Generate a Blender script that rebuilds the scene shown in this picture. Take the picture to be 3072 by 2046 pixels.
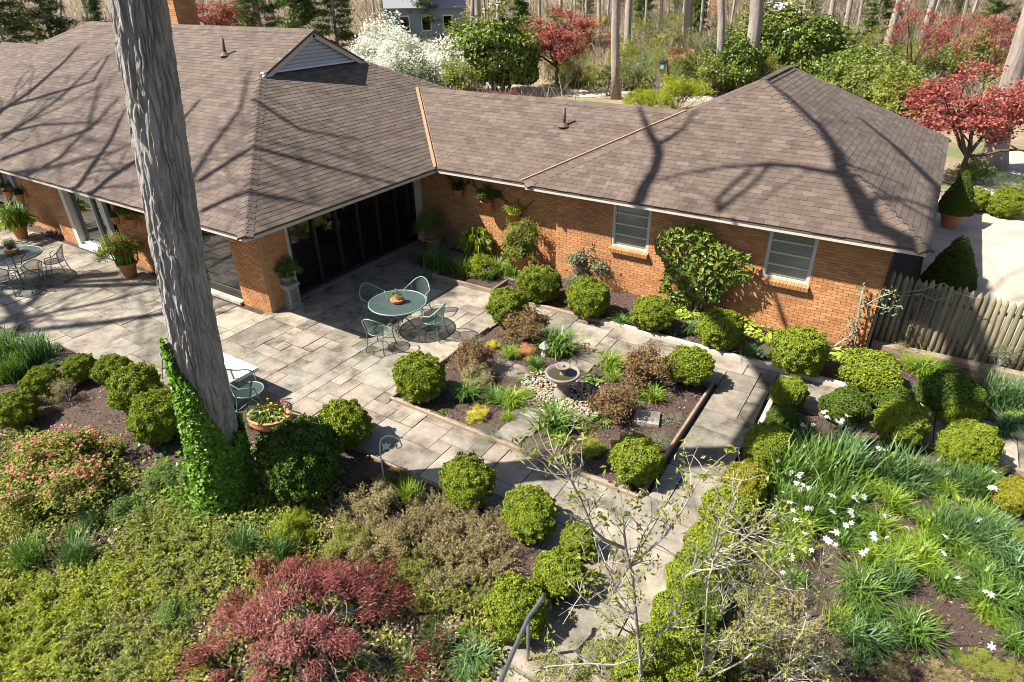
import bpy, math, random
import numpy as np
from mathutils import Vector, Matrix
random.seed(7)
RNG = np.random.default_rng(11)
for _o in list(bpy.data.objects):
    bpy.data.objects.remove(_o)
SC = bpy.context.scene
COL = SC.collection

# ------------------------------------------------------------------ camera, sky, sun, exposure
F, CX, CY, CAMH = 630.0, 512.0, 341.0, 7.0
PITCH, YAW, ROLL = 0.519547, -0.577408, -0.015718
def _rot():
    cp, sp, cw, sw = math.cos(PITCH), math.sin(PITCH), math.cos(YAW), math.sin(YAW)
    f = np.array([sw*cp, cw*cp, -sp]); r = np.array([cw, -sw, 0.0]); u = np.cross(r, f)
    cr, sr = math.cos(ROLL), math.sin(ROLL)
    return np.array([cr*r+sr*u, -sr*r+cr*u, f])
CR = _rot()
CAM = np.array([0, 0, CAMH])
cd = bpy.data.cameras.new('camera'); cam = bpy.data.objects.new('camera', cd); COL.objects.link(cam)
cd.sensor_width = 36.0; cd.lens = F/1024.0*36.0; cd.clip_start = 0.05; cd.clip_end = 2000
M4 = Matrix.Identity(4)
for i in range(3):
    M4[i][0], M4[i][1], M4[i][2], M4[i][3] = CR[0][i], CR[1][i], -CR[2][i], CAM[i]
cam.matrix_world = M4
SC.camera = cam

SUNV = np.array([-0.63, -0.555, 1.0])              # towards the sun, per metre of height
_az = math.atan2(SUNV[0], SUNV[1]); _el = math.atan2(1.0, math.hypot(SUNV[0], SUNV[1]))
W = bpy.data.worlds.new('World'); SC.world = W; W.use_nodes = True
_n = W.node_tree.nodes; _l = W.node_tree.links
sky = _n.new('ShaderNodeTexSky'); sky.sky_type = 'NISHITA'; sky.sun_disc = False
sky.sun_elevation = _el; sky.sun_rotation = _az % (2*math.pi); sky.air_density = 1.0; sky.dust_density = 1.2; sky.ozone_density = 1.0
_n['Background'].inputs['Strength'].default_value = 0.058
_l.new(sky.outputs['Color'], _n['Background'].inputs['Color'])
sd = bpy.data.lights.new('sun', 'SUN'); sd.energy = 5.0; sd.angle = math.radians(0.53); sd.color = (1.0, 0.955, 0.87)
sun = bpy.data.objects.new('sun', sd); COL.objects.link(sun)
sun.rotation_euler = Vector(SUNV).to_track_quat('Z', 'Y').to_euler()
SC.view_settings.view_transform = 'Standard'; SC.view_settings.look = 'None'
SC.view_settings.exposure = 1.4; SC.view_settings.gamma = 1.0; SC.view_settings.use_curve_mapping = False
SC.cycles.max_bounces = 6; SC.cycles.diffuse_bounces = 3; SC.cycles.glossy_bounces = 3; SC.cycles.transmission_bounces = 4
SC.cycles.transparent_max_bounces = 8; SC.cycles.caustics_reflective = False; SC.cycles.caustics_refractive = False
SC.cycles.use_denoising = True; SC.cycles.filter_width = 1.0

# ------------------------------------------------------------------ pixels of the 1024-wide picture to places
def ray(u, v):
    return CR.T @ np.array([(u-CX)/F, -(v-CY)/F, 1.0])
def hz(x, y):
    """height of the garden ground; the paving lies at 0"""
    s = max(0.0, 4.6-y)
    z = -0.02 - 0.13*s
    d = math.hypot(x, y)
    if d > 70: z += 0.03*(d-70)
    return z
def G(u, v, z=None):
    """where the ray through a pixel meets the ground (or the level z)"""
    d = ray(u, v)
    if z is not None:
        t = (z-CAMH)/d[2]; return np.array([d[0]*t, d[1]*t, z])
    t = -CAMH/d[2] if d[2] < -1e-3 else 400
    for _ in range(30):
        zz = hz(d[0]*t, d[1]*t); t2 = (zz-CAMH)/min(d[2], -1e-3); t = 0.5*t+0.5*t2
    return np.array([d[0]*t, d[1]*t, hz(d[0]*t, d[1]*t)])
def OY(u, v, y):
    d = ray(u, v); return CAM + d*(y/d[1])
def OX(u, v, x):
    d = ray(u, v); return CAM + d*(x/d[0])
def OP(u, v, p0, n):
    d = ray(u, v); n = np.array(n, float); return CAM + d*(((np.array(p0)-CAM)@n)/(d@n))
def ball_at(u, v, r, k=0.8):
    """a round thing resting on the ground whose centre and radius (px) are seen: x, y, ground z, R"""
    d = ray(u, v); t = 8.0
    for _ in range(60):
        P = CAM+d*t; R = r*t/F; want = hz(P[0], P[1])+k*R
        t2 = (want-CAMH)/d[2]; t = 0.6*t+0.4*t2
    P = CAM+d*t; return P[0], P[1], hz(P[0], P[1]), r*t/F
def depth(P):
    return float(CR[2] @ (np.array(P)-CAM))
def proj(P):
    v = CR@(np.array(P, float)-CAM); return CX+F*v[0]/v[2], CY-F*v[1]/v[2], v[2]

# ------------------------------------------------------------------ objects
def link(name, me, mat=None, parent=None, loc=None, rot=None, scale=None):
    o = bpy.data.objects.new(name, me)
    if mat is not None and me is not None and len(me.materials) == 0: me.materials.append(mat)
    COL.objects.link(o)
    if parent is not None: o.parent = parent
    if loc is not None: o.location = loc
    if rot is not None: o.rotation_euler = rot
    if scale is not None: o.scale = scale if hasattr(scale, '__len__') else (scale,)*3
    return o
def tag(o, label=None, cat=None, group=None, kind=None):
    if label: o['label'] = label
    if cat: o['category'] = cat
    if group: o['group'] = group
    if kind: o['kind'] = kind
    return o
def thing(name, label, cat, loc=(0, 0, 0), rz=0.0, group=None, scale=None):
    o = bpy.data.objects.new(name, None); COL.objects.link(o); o.empty_display_size = 0.1
    o.location = loc; o.rotation_euler = (0, 0, rz)
    if scale is not None: o.scale = scale if hasattr(scale, '__len__') else (scale,)*3
    return tag(o, label, cat, group)
def copy_tree(o, parent=None):
    c = o.copy(); COL.objects.link(c)
    if parent is not None: c.parent = parent
    for ch in o.children: copy_tree(ch, c)
    return c
def npmesh(name, V, Fq, smooth=False):
    """mesh from numpy vertices and an (n,3|4) face array"""
    V = np.asarray(V, np.float32).reshape(-1, 3); Fq = np.asarray(Fq, np.int32)
    me = bpy.data.meshes.new(name); k = Fq.shape[1]
    me.vertices.add(len(V)); me.vertices.foreach_set('co', V.ravel())
    me.loops.add(Fq.size); me.loops.foreach_set('vertex_index', Fq.ravel())
    me.polygons.add(len(Fq)); me.polygons.foreach_set('loop_start', np.arange(0, Fq.size, k, dtype=np.int32))
    me.update(calc_edges=True)
    if not smooth: me.shade_flat()
    return me
class MB:
    """collects shapes into one mesh"""
    def __init__(s): s.v = []; s.f = []
    def add(s, V, Fs):
        b = len(s.v); s.v += [tuple(map(float, p)) for p in V]; s.f += [tuple(b+i for i in f) for f in Fs]; return s
    def box(s, c, d, M=None):
        x, y, z = d[0]/2, d[1]/2, d[2]/2
        P = [Vector((i*x, j*y, k*z)) for i in (-1, 1) for j in (-1, 1) for k in (-1, 1)]
        if M is not None: P = [M@p for p in P]
        P = [(p.x+c[0], p.y+c[1], p.z+c[2]) for p in P]
        return s.add(P, [(0, 1, 3, 2), (4, 6, 7, 5), (0, 4, 5, 1), (2, 3, 7, 6), (0, 2, 6, 4), (1, 5, 7, 3)])
    def lohi(s, a, b):
        return s.box([(a[i]+b[i])/2 for i in range(3)], [abs(b[i]-a[i]) for i in range(3)])
    def tube(s, path, r, n=6, cap=True, jit=0.0, closed=False):
        P = [np.array(p, float) for p in path]; m = len(P)
        rr = list(r) if hasattr(r, '__len__') else [r]*m
        up = np.array([0.13, 0.21, 0.97]); V = []
        prev = None
        for i in range(m):
            if closed: t = P[(i+1) % m]-P[i-1]
            else: t = P[min(i+1, m-1)]-P[max(i-1, 0)]
            t = t/(np.linalg.norm(t)+1e-9)
            a = prev if prev is not None else (np.cross(t, up) if abs(t@up) < .95 else np.cross(t, [1, 0, 0]))
            a = a-t*(a@t); a /= np.linalg.norm(a)+1e-9; b = np.cross(t, a); prev = a
            for k in range(n):
                q = 2*math.pi*k/n; w = rr[i]*(1+(random.uniform(-jit, jit) if jit else 0))
                V.append(P[i]+w*(a*math.cos(q)+b*math.sin(q)))
        Fs = []
        for i in range(m if closed else m-1):
            j = (i+1) % m
            for k in range(n):
                Fs.append((i*n+k, i*n+(k+1) % n, j*n+(k+1) % n, j*n+k))
        if cap and not closed: Fs += [tuple(range(n-1, -1, -1)), tuple((m-1)*n+k for k in range(n))]
        return s.add(V, Fs)
    def lathe(s, prof, n=20, c=(0, 0, 0)):
        V = []; Fs = []
        for r, z in prof:
            for k in range(n):
                q = 2*math.pi*k/n; V.append((c[0]+r*math.cos(q), c[1]+r*math.sin(q), c[2]+z))
        for i in range(len(prof)-1):
            for k in range(n): Fs.append((i*n+k, i*n+(k+1) % n, (i+1)*n+(k+1) % n, (i+1)*n+k))
        return s.add(V, Fs)
    def mesh(s, name='mesh', smooth=False):
        me = bpy.data.meshes.new(name); me.from_pydata(s.v, [], s.f)
        if smooth: me.polygons.foreach_set('use_smooth', np.ones(len(me.polygons), bool))
        me.update(); return me
    def build(s, name, mat, parent=None, smooth=False, **k):
        return link(name, s.mesh(name, smooth), mat, parent, **k)

# ------------------------------------------------------------------ materials
MAT = {}
def new_mat(name):
    m = bpy.data.materials.new(name); m.use_nodes = True; MAT[name] = m
    nt = m.node_tree; return m, nt, nt.nodes['Principled BSDF']
def ramp(nt, stops, fac):
    r = nt.nodes.new('ShaderNodeValToRGB'); e = r.color_ramp.elements
    e[0].position = stops[0][0]; e[0].color = (*stops[0][1], 1); e[1].position = stops[-1][0]; e[1].color = (*stops[-1][1], 1)
    for p, c in stops[1:-1]:
        q = e.new(p); q.color = (*c, 1)
    nt.links.new(fac, r.inputs['Fac']); return r.outputs['Color']
def noise(nt, scale, detail=4, rough=.6, vec=None, stretch=None):
    n = nt.nodes.new('ShaderNodeTexNoise'); n.inputs['Scale'].default_value = scale
    n.inputs['Detail'].default_value = detail; n.inputs['Roughness'].default_value = rough
    if vec is None:
        g = nt.nodes.new('ShaderNodeNewGeometry'); vec = g.outputs['Position']
    if stretch:
        mp = nt.nodes.new('ShaderNodeMapping'); mp.inputs['Scale'].default_value = stretch
        nt.links.new(vec, mp.inputs['Vector']); vec = mp.outputs['Vector']
    nt.links.new(vec, n.inputs['Vector']); return n.outputs['Fac']
def mix(nt, a, b, fac, mode='MIX'):
    n = nt.nodes.new('ShaderNodeMix'); n.data_type = 'RGBA'; n.blend_type = mode
    for s, x in ((n.inputs[0], fac), (n.inputs[6], a), (n.inputs[7], b)):
        if isinstance(x, (int, float)): s.default_value = x
        elif isinstance(x, tuple): s.default_value = (*x, 1)
        else: nt.links.new(x, s)
    return n.outputs[2]
def math_(nt, op, a, b=None):
    n = nt.nodes.new('ShaderNodeMath'); n.operation = op
    for s, x in zip(n.inputs, (a, b)):
        if x is None: continue
        if isinstance(x, (int, float)): s.default_value = x
        else: nt.links.new(x, s)
    return n.outputs[0]
def piece_random(nt):
    """a random number for each loose piece and each object"""
    g = nt.nodes.new('ShaderNodeNewGeometry'); o = nt.nodes.new('ShaderNodeObjectInfo')
    return math_(nt, 'FRACT', math_(nt, 'ADD', g.outputs['Random Per Island'], o.outputs['Random']))
def bump(nt, p, h, strength=.4, dist=.02):
    b = nt.nodes.new('ShaderNodeBump'); b.inputs['Strength'].default_value = strength; b.inputs['Distance'].default_value = dist
    nt.links.new(h, b.inputs['Height']); nt.links.new(b.outputs['Normal'], p.inputs['Normal'])
def plain(name, col, rough=.6, metal=0.0, var=.25, nscale=6, spec=.4):
    m, nt, p = new_mat(name)
    c = mix(nt, tuple(x*(1-var) for x in col), tuple(min(1, x*(1+var)) for x in col), noise(nt, nscale, 6, .65))
    nt.links.new(c, p.inputs['Base Color']); p.inputs['Roughness'].default_value = rough; p.inputs['Metallic'].default_value = metal
    p.inputs['Specular IOR Level'].default_value = spec
    return m
def leafy(name, cols, rough=.5, trans=.25, clump=1.3, spec=.35):
    """foliage: one colour for each leaf from the ramp, light coming through"""
    m, nt, p = new_mat(name)
    k = len(cols); st = [(i/(k-1), c) for i, c in enumerate(cols)]
    fac = math_(nt, 'ADD', math_(nt, 'MULTIPLY', piece_random(nt), .62), math_(nt, 'MULTIPLY', noise(nt, clump, 3), .5))
    fac = math_(nt, 'SUBTRACT', fac, .06)
    c = ramp(nt, st, fac)
    nt.links.new(c, p.inputs['Base Color']); p.inputs['Roughness'].default_value = rough; p.inputs['Specular IOR Level'].default_value = spec
    t = nt.nodes.new('ShaderNodeBsdfTranslucent'); ms = nt.nodes.new('ShaderNodeMixShader')
    c2 = mix(nt, c, (.9, 1.0, .35), .5, 'MULTIPLY'); nt.links.new(c2, t.inputs['Color']); ms.inputs[0].default_value = trans
    out = nt.nodes['Material Output']; nt.links.new(p.outputs[0], ms.inputs[1]); nt.links.new(t.outputs[0], ms.inputs[2]); nt.links.new(ms.outputs[0], out.inputs[0])
    return m

def _mats():
    # brick
    m, nt, p = new_mat('brick')
    c = ramp(nt, [(0, (.36, .145, .048)), (.3, (.44, .19, .063)), (.7, (.49, .22, .075)), (1, (.53, .26, .10))], piece_random(nt))
    c = mix(nt, c, (.30, .17, .10), math_(nt, 'MULTIPLY', noise(nt, 40, 5), .45)); c = mix(nt, c, ramp(nt, [(.3, (.75, .72, .7)), (.7, (1.12, 1.1, 1.08))], noise(nt, 1.1, 3)), .8, 'MULTIPLY')
    nt.links.new(c, p.inputs['Base Color']); p.inputs['Roughness'].default_value = .85; bump(nt, p, noise(nt, 120, 3), .4, .004)
    plain('mortar', (.40, .25, .14), .95, var=.2, nscale=20)
    # shingle
    m, nt, p = new_mat('shingle')
    c = ramp(nt, [(0, (.060, .042, .032)), (.3, (.084, .060, .046)), (.75, (.097, .070, .054)), (1, (.125, .090, .073))], piece_random(nt))
    c = mix(nt, c, ramp(nt, [(.25, (.78, .76, .74)), (.5, (1, 1, 1)), (.8, (1.16, 1.12, 1.1))], noise(nt, .55, 5, .65)), .9, 'MULTIPLY')
    c = mix(nt, c, (.15, .115, .09), math_(nt, 'MULTIPLY', noise(nt, 90, 4, .7), .3)); c = mix(nt, c, ramp(nt, [(.35, (.8, .76, .72)), (.65, (1.12, 1.12, 1.12))], noise(nt, 4.5, 4, .6)), .7, 'MULTIPLY')
    nt.links.new(c, p.inputs['Base Color']); p.inputs['Roughness'].default_value = .92; bump(nt, p, noise(nt, 220, 2), .5, .003)
    plain('roof_deck', (.10, .075, .06), .95)
    plain('copper', (.30, .19, .11), .7, .0, var=.25, nscale=5)
    plain('trim', (.44, .41, .35), .6, var=.12)
    plain('soffit', (.40, .38, .32), .7, var=.12)
    plain('cream', (.56, .52, .42), .6, var=.08)
    plain('alu', (.48, .48, .45), .45, .2, var=.1)
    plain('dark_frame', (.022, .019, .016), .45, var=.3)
    plain('concrete', (.42, .37, .30), .9, var=.22, nscale=4)
    plain('dark_metal', (.035, .03, .028), .5, .3)
    plain('pipe', (.09, .05, .035), .6)
    plain('gablet', (.55, .57, .60), .5, var=.1)
    plain('siding_blue', (.20, .26, .30), .8, var=.1)
    plain('grey_roof', (.22, .22, .23), .9, var=.2)
    for nm, base, ior in (('door_glass', (.012, .013, .012), 2.1), ('dark_glass', (.006, .006, .006), 1.55)):
        m, nt, p = new_mat(nm)
        p.inputs['Base Color'].default_value = (*base, 1); p.inputs['Roughness'].default_value = .02; p.inputs['IOR'].default_value = ior
        bump(nt, p, noise(nt, 1.2, 2), .03, .02)
    m, nt, p = new_mat('blind_glass')
    w = nt.nodes.new('ShaderNodeTexWave'); w.bands_direction = 'Z'; w.inputs['Scale'].default_value = 9; w.inputs['Distortion'].default_value = .4
    g = nt.nodes.new('ShaderNodeNewGeometry'); nt.links.new(g.outputs['Position'], w.inputs['Vector'])
    nt.links.new(mix(nt, (.15, .155, .125), (.24, .25, .20), w.outputs['Fac']), p.inputs['Base Color']); p.inputs['Roughness'].default_value = .12; p.inputs['IOR'].default_value = 1.6
    # flagstone
    m, nt, p = new_mat('flagstone')
    c = ramp(nt, [(0, (.17, .155, .125)), (.25, (.25, .22, .175)), (.5, (.27, .225, .185)), (.75, (.25, .235, .195)), (1, (.33, .29, .23))], piece_random(nt))
    g = nt.nodes.new('ShaderNodeNewGeometry'); oi = nt.nodes.new('ShaderNodeObjectInfo'); va = nt.nodes.new('ShaderNodeVectorMath'); va.operation = 'ADD'; sc_ = nt.nodes.new('ShaderNodeVectorMath'); sc_.operation = 'SCALE'; sc_.inputs['Scale'].default_value = 37.0
    nt.links.new(oi.outputs['Location'], sc_.inputs[0]); nt.links.new(g.outputs['Position'], va.inputs[0]); nt.links.new(sc_.outputs[0], va.inputs[1])
    c = mix(nt, c, ramp(nt, [(.34, (.24, .22, .2)), (.48, (.78, .76, .74)), (.62, (1.12, 1.10, 1.07))], noise(nt, 1.7, 7, .66, vec=va.outputs[0])), .95, 'MULTIPLY')
    c = mix(nt, c, ramp(nt, [(.3, (.68, .62, .55)), (.65, (1.06, 1.05, 1.04))], noise(nt, 7, 8, .75)), .62, 'MULTIPLY')
    c = mix(nt, c, ramp(nt, [(.58, (1, 1, 1)), (.72, (.5, .46, .42))], noise(nt, 22, 6, .8)), .8, 'MULTIPLY')
    nt.links.new(c, p.inputs['Base Color']); p.inputs['Roughness'].default_value = .8; bump(nt, p, noise(nt, 14, 7, .7), .5, .012)
    plain('joint', (.035, .028, .02), .95, var=.3, nscale=20)
    # timber
    m, nt, p = new_mat('timber')
    c = ramp(nt, [(.3, (.16, .11, .075)), (.7, (.33, .245, .17))], noise(nt, 9, 7, .7, stretch=(.6, .6, 6)))
    nt.links.new(c, p.inputs['Base Color']); p.inputs['Roughness'].default_value = .9; bump(nt, p, noise(nt, 25, 5), .5, .01)
    m, nt, p = new_mat('fence_wood')
    c = ramp(nt, [(0, (.16, .14, .09)), (.5, (.23, .20, .125)), (1, (.29, .24, .15))], piece_random(nt))
    c = mix(nt, c, ramp(nt, [(.3, (.5, .5, .5)), (.7, (1.15, 1.12, 1.05))], noise(nt, 14, 6, .7, stretch=(1, 1, .15))), .8, 'MULTIPLY')
    c = mix(nt, c, (.26, .17, .09), math_(nt, 'MULTIPLY', ramp(nt, [(.55, (0, 0, 0)), (.75, (1, 1, 1))], noise(nt, 5, 4)), .5))
    nt.links.new(c, p.inputs['Base Color']); p.inputs['Roughness'].default_value = .9; bump(nt, p, noise(nt, 30, 4, .6, stretch=(1, 1, .1)), .5, .01)
    # ground
    m, nt, p = new_mat('soil')
    a = ramp(nt, [(.3, (.02, .012, .008)), (.48, (.06, .036, .026)), (.62, (.125, .080, .060)), (.8, (.23, .165, .125))], noise(nt, 34, 9, .8))
    g = nt.nodes.new('ShaderNodeNewGeometry'); sx = nt.nodes.new('ShaderNodeSeparateXYZ'); nt.links.new(g.outputs['Position'], sx.inputs[0])
    litter = ramp(nt, [(.3, (.13, .085, .05)), (.5, (.25, .18, .11)), (.75, (.36, .28, .18))], noise(nt, 3.5, 10, .8))
    litter = mix(nt, litter, (.10, .13, .035), ramp(nt, [(.5, (0, 0, 0)), (.62, (.85, .85, .85))], noise(nt, .22, 5, .6)))
    far = ramp(nt, [(0, (0, 0, 0)), (1, (1, 1, 1))], math_(nt, 'MULTIPLY', math_(nt, 'SUBTRACT', sx.outputs[1], 24.5), .25))
    c = mix(nt, a, litter, far); nt.links.new(c, p.inputs['Base Color']); p.inputs['Roughness'].default_value = .95
    bump(nt, p, noise(nt, 40, 8, .75), 1.0, .03)
    m, nt, p = new_mat('gravel')
    c = ramp(nt, [(.25, (.25, .2, .15)), (.5, (.42, .35, .28)), (.8, (.54, .47, .38))], noise(nt, 30, 8, .8))
    c = mix(nt, c, ramp(nt, [(.3, (.72, .66, .6)), (.6, (1.05, 1.05, 1.05))], noise(nt, .9, 5)), .8, 'MULTIPLY')
    nt.links.new(c, p.inputs['Base Color']); p.inputs['Roughness'].default_value = .95; bump(nt, p, noise(nt, 60, 5), .6, .015)
    # bark
    m, nt, p = new_mat('bark')
    c = ramp(nt, [(.3, (.17, .15, .135)), (.44, (.33, .305, .275)), (.6, (.46, .435, .40)), (.8, (.58, .555, .51))], noise(nt, 11, 9, .75, stretch=(1, 1, .13)))
    nt.links.new(c, p.inputs['Base Color']); p.inputs['Roughness'].default_value = .95; bump(nt, p, noise(nt, 22, 8, .78, stretch=(1, 1, .10)), 1.0, .05)
    m, nt, pp = new_mat('far_bark')
    c = ramp(nt, [(.3, (.15, .12, .10)), (.5, (.30, .25, .21)), (.75, (.42, .36, .31))], noise(nt, 4, 8, .75, stretch=(1, 1, .12)))
    nt.links.new(c, pp.inputs['Base Color']); pp.inputs['Roughness'].default_value = .95; bump(nt, pp, noise(nt, 8, 8, .75, stretch=(1, 1, .1)), 1.0, .08)
    plain('twig', (.20, .155, .115), .95, var=.3, nscale=8)
    plain('grey_twig', (.30, .27, .22), .95, var=.3, nscale=8)
    plain('stem', (.075, .05, .032), .95)  # also colours the added solid cores inside the clipped shrubs
    plain('shadow_core', (.012, .018, .006), 1.0, var=.3)
    plain('terracotta', (.50, .215, .10), .8, var=.22, nscale=7)
    plain('pot_soil', (.05, .035, .025), .95)
    plain('stone', (.20, .165, .145), .85, var=.3, nscale=9)
    plain('pale_stone', (.30, .285, .25), .85, var=.25, nscale=9)
    plain('white_top', (.62, .62, .60), .5, var=.04)
    plain('green_metal', (.10, .17, .145), .42, .1, var=.15)
    plain('table_metal', (.145, .20, .175), .38, .1, var=.12)
    plain('hook_metal', (.42, .50, .42), .5, .0)
    plain('light_metal', (.20, .27, .24), .4, .1, var=.1)
    plain('iron', (.05, .042, .036), .55, .4)
    plain('rail_metal', (.17, .175, .20), .3, .5, var=.15)
    m, nt, p = new_mat('water'); p.inputs['Base Color'].default_value = (.055, .045, .02, 1); p.inputs['Roughness'].default_value = .04; bump(nt, p, noise(nt, 30, 2), .15, .01)
    m, nt, p = new_mat('pebble')
    nt.links.new(ramp(nt, [(0, (.2, .14, .10)), (.5, (.38, .29, .21)), (1, (.52, .43, .33))], piece_random(nt)), p.inputs['Base Color']); p.inputs['Roughness'].default_value = .8
    m, nt, p = new_mat('chips')
    nt.links.new(ramp(nt, [(0, (.03, .018, .012)), (.45, (.085, .05, .034)), (.8, (.18, .115, .08)), (1, (.38, .28, .19))], piece_random(nt)), p.inputs['Base Color']); p.inputs['Roughness'].default_value = .95
    # mesh seat: fine open weave
    m, nt, p = new_mat('mesh_metal')
    p.inputs['Base Color'].default_value = (.062, .095, .085, 1); p.inputs['Roughness'].default_value = .5
    tr = nt.nodes.new('ShaderNodeBsdfTransparent'); ms = nt.nodes.new('ShaderNodeMixShader'); ms.inputs[0].default_value = .42
    nt.links.new(p.outputs[0], ms.inputs[1]); nt.links.new(tr.outputs[0], ms.inputs[2]); nt.links.new(ms.outputs[0], nt.nodes['Material Output'].inputs[0])
    # foliage
    leafy('box_leaf', [(.06, .09, .006), (.145, .19, .012), (.24, .285, .022), (.33, .365, .045)], .55, .25, 2.2, .25)
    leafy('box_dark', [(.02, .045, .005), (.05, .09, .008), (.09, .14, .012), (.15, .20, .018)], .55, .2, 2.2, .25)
    leafy('box_gold', [(.09, .11, .008), (.19, .19, .012), (.28, .26, .018), (.36, .33, .03)], .45, .22, 2.2)
    leafy('blade_green', [(.045, .095, .015), (.085, .165, .024), (.13, .225, .035), (.21, .30, .07)], .4, .3, 1.1)
    leafy('blade_blue', [(.045, .095, .03), (.08, .155, .045), (.12, .21, .065), (.19, .28, .11)], .4, .25, 1.1)
    leafy('blade_lime', [(.09, .16, .015), (.16, .25, .02), (.24, .33, .03), (.33, .40, .07)], .42, .3, 1.1)
    leafy('hosta', [(.16, .22, .02), (.26, .34, .03), (.36, .44, .05), (.46, .52, .09)], .4, .3, 1.5)
    leafy('glossy', [(.05, .085, .012), (.10, .15, .018), (.17, .22, .03), (.27, .31, .06)], .38, .15, 1.5, .4)
    leafy('bronze', [(.08, .04, .02), (.16, .085, .035), (.21, .13, .045), (.22, .19, .06)], .55, .2, 2.5)
    leafy('tan_leaf', [(.15, .10, .045), (.27, .205, .09), (.37, .315, .15), (.33, .34, .12)], .6, .32, 1.6)
    leafy('olive_leaf', [(.10, .115, .02), (.20, .22, .035), (.29, .31, .06), (.40, .40, .13)], .55, .38, 1.1, .25)
    leafy('lime_leaf', [(.13, .16, .015), (.25, .29, .02), (.36, .40, .03), (.48, .50, .08)], .55, .42, .8, .2)
    leafy('mid_leaf', [(.04, .085, .012), (.085, .15, .02), (.14, .22, .03), (.21, .29, .045)], .5, .25, 1.3)
    leafy('grey_leaf', [(.07, .095, .05), (.13, .16, .085), (.19, .22, .12), (.26, .28, .17)], .6, .15, 1.6)
    leafy('yellow_leaf', [(.36, .30, .02), (.48, .42, .03), (.58, .50, .05), (.62, .56, .12)], .5, .25, 2)
    leafy('orange_leaf', [(.40, .14, .05), (.52, .22, .09), (.58, .32, .14), (.60, .40, .2)], .5, .25, 2)
    leafy('red_lace', [(.09, .018, .018), (.17, .042, .036), (.24, .075, .06), (.31, .13, .10)], .5, .25, 1.6)
    leafy('red_tree', [(.17, .03, .028), (.29, .065, .055), (.38, .11, .09), (.45, .20, .16)], .5, .3, .5)
    leafy('pine', [(.03, .06, .012), (.06, .105, .018), (.11, .155, .03), (.20, .23, .05)], .55, .12, .4)
    leafy('far_green', [(.07, .09, .02), (.14, .17, .03), (.21, .24, .045), (.30, .30, .08)], .55, .25, .35)
    leafy('ivy', [(.035, .10, .008), (.085, .19, .012), (.16, .28, .02), (.26, .36, .05)], .4, .25, 3)
    leafy('white_petal', [(.55, .54, .48), (.66, .65, .58), (.74, .73, .68), (.78, .77, .72)], .6, .25, 2)
    leafy('pink_petal', [(.62, .13, .16), (.70, .2, .22), (.74, .28, .28), (.76, .38, .36)], .55, .3, 2)
    leafy('yellow_petal', [(.75, .45, .02), (.8, .55, .03), (.82, .6, .06), (.82, .65, .1)], .5, .25, 2)
    leafy('red_petal', [(.6, .04, .05), (.65, .06, .08), (.7, .1, .12), (.7, .14, .16)], .5, .25, 2)
    leafy('violet_petal', [(.25, .22, .55), (.32, .3, .62), (.4, .4, .7), (.5, .5, .75)], .5, .25, 2)
    leafy('litter', [(.13, .085, .05), (.24, .165, .10), (.36, .26, .17), (.46, .37, .26)], .9, .1, 2)
    leafy('dry_twigs', [(.16, .12, .085), (.27, .21, .155), (.37, .30, .23), (.45, .39, .31)], .9, .05, .3)
_mats()
# ------------------------------------------------------------------ ground
def patio_low(x):
    """front edge of the paving towards the camera"""
    return float(np.interp(x, [-32, -17.6, -13.6, -10.95, -8.6, -7.4, -5.4, -2.75, -2.55], [4.3, 4.5, 4.8, 5.15, 5.5, 5.75, 5.75, 5.5, 4.3]))
BED = (-7.47, 7.12, -2.35, 10.86)
def paved(x, y):
    if x < -30 or x > 9: return False
    if BED[0] < x < BED[2] and BED[1] < y < BED[3]: return False
    if x <= BED[0]:
        if y < patio_low(x): return False
        if y < 8.3: return True
        if x < -12.7: return False
        if y < 12.02: return x < -7.47
        if x < -10.45: return y < 14.05
        return 12.95 < y < 14.05 and x < -7.7
    if x <= -1.27:
        return patio_low(x) < y < 12.0 if x > -2.55 else (patio_low(x) < y < BED[1] or BED[3] < y < 12.0)
    return 10.98 < y < 12.0
def _ground():
    near_x = np.arange(-31, 10.01, .14); near_y = np.arange(-3, 17.01, .14)
    gx = np.concatenate([-np.geomspace(420, 33, 26), near_x, np.geomspace(11, 420, 26)])
    gy = np.concatenate([-np.geomspace(60, 4, 12), near_y, np.geomspace(18, 520, 60)])
    X, Y = np.meshgrid(gx, gy); n = X.size
    Z = np.array([hz(x, y) for x, y in zip(X.ravel(), Y.ravel())])
    bumps = RNG.normal(0, .016, n)
    pv = np.array([paved(x, y) for x, y in zip(X.ravel(), Y.ravel())])
    near = (X.ravel() > -31.5) & (X.ravel() < 10.5) & (Y.ravel() > -3.5) & (Y.ravel() < 17.5)
    Z = np.where(pv, -.07, Z+np.where(near, bumps+.02, 0))
    # keep the soil under the edge of the paving
    P2 = pv.reshape(X.shape); gr = P2.copy()
    gr[1:] |= P2[:-1]; gr[:-1] |= P2[1:]; gr[:, 1:] |= P2[:, :-1]; gr[:, :-1] |= P2[:, 1:]
    Z = np.where(gr.ravel() & ~pv, np.minimum(Z, -.035), Z)
    V = np.stack([X.ravel(), Y.ravel(), Z], 1); w = len(gx); h = len(gy)
    i = (np.arange(h-1)[:, None]*w+np.arange(w-1)[None]).ravel()
    o = link('ground', npmesh('ground', V, np.stack([i, i+1, i+w+1, i+w], 1), True), MAT['soil'])
    tag(o, kind='structure')
_ground()
def sheet(name, pts, z, mat, kind='structure', thick=.02):
    n = len(pts); mb = MB()
    mb.add([(x, y, z) for x, y in pts]+[(x, y, z-thick) for x, y in pts],
           [tuple(range(n))]+[(i, n+i, n+(i+1) % n, (i+1) % n) for i in range(n)])
    return tag(mb.build(name, MAT[mat]), kind=kind)
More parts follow.
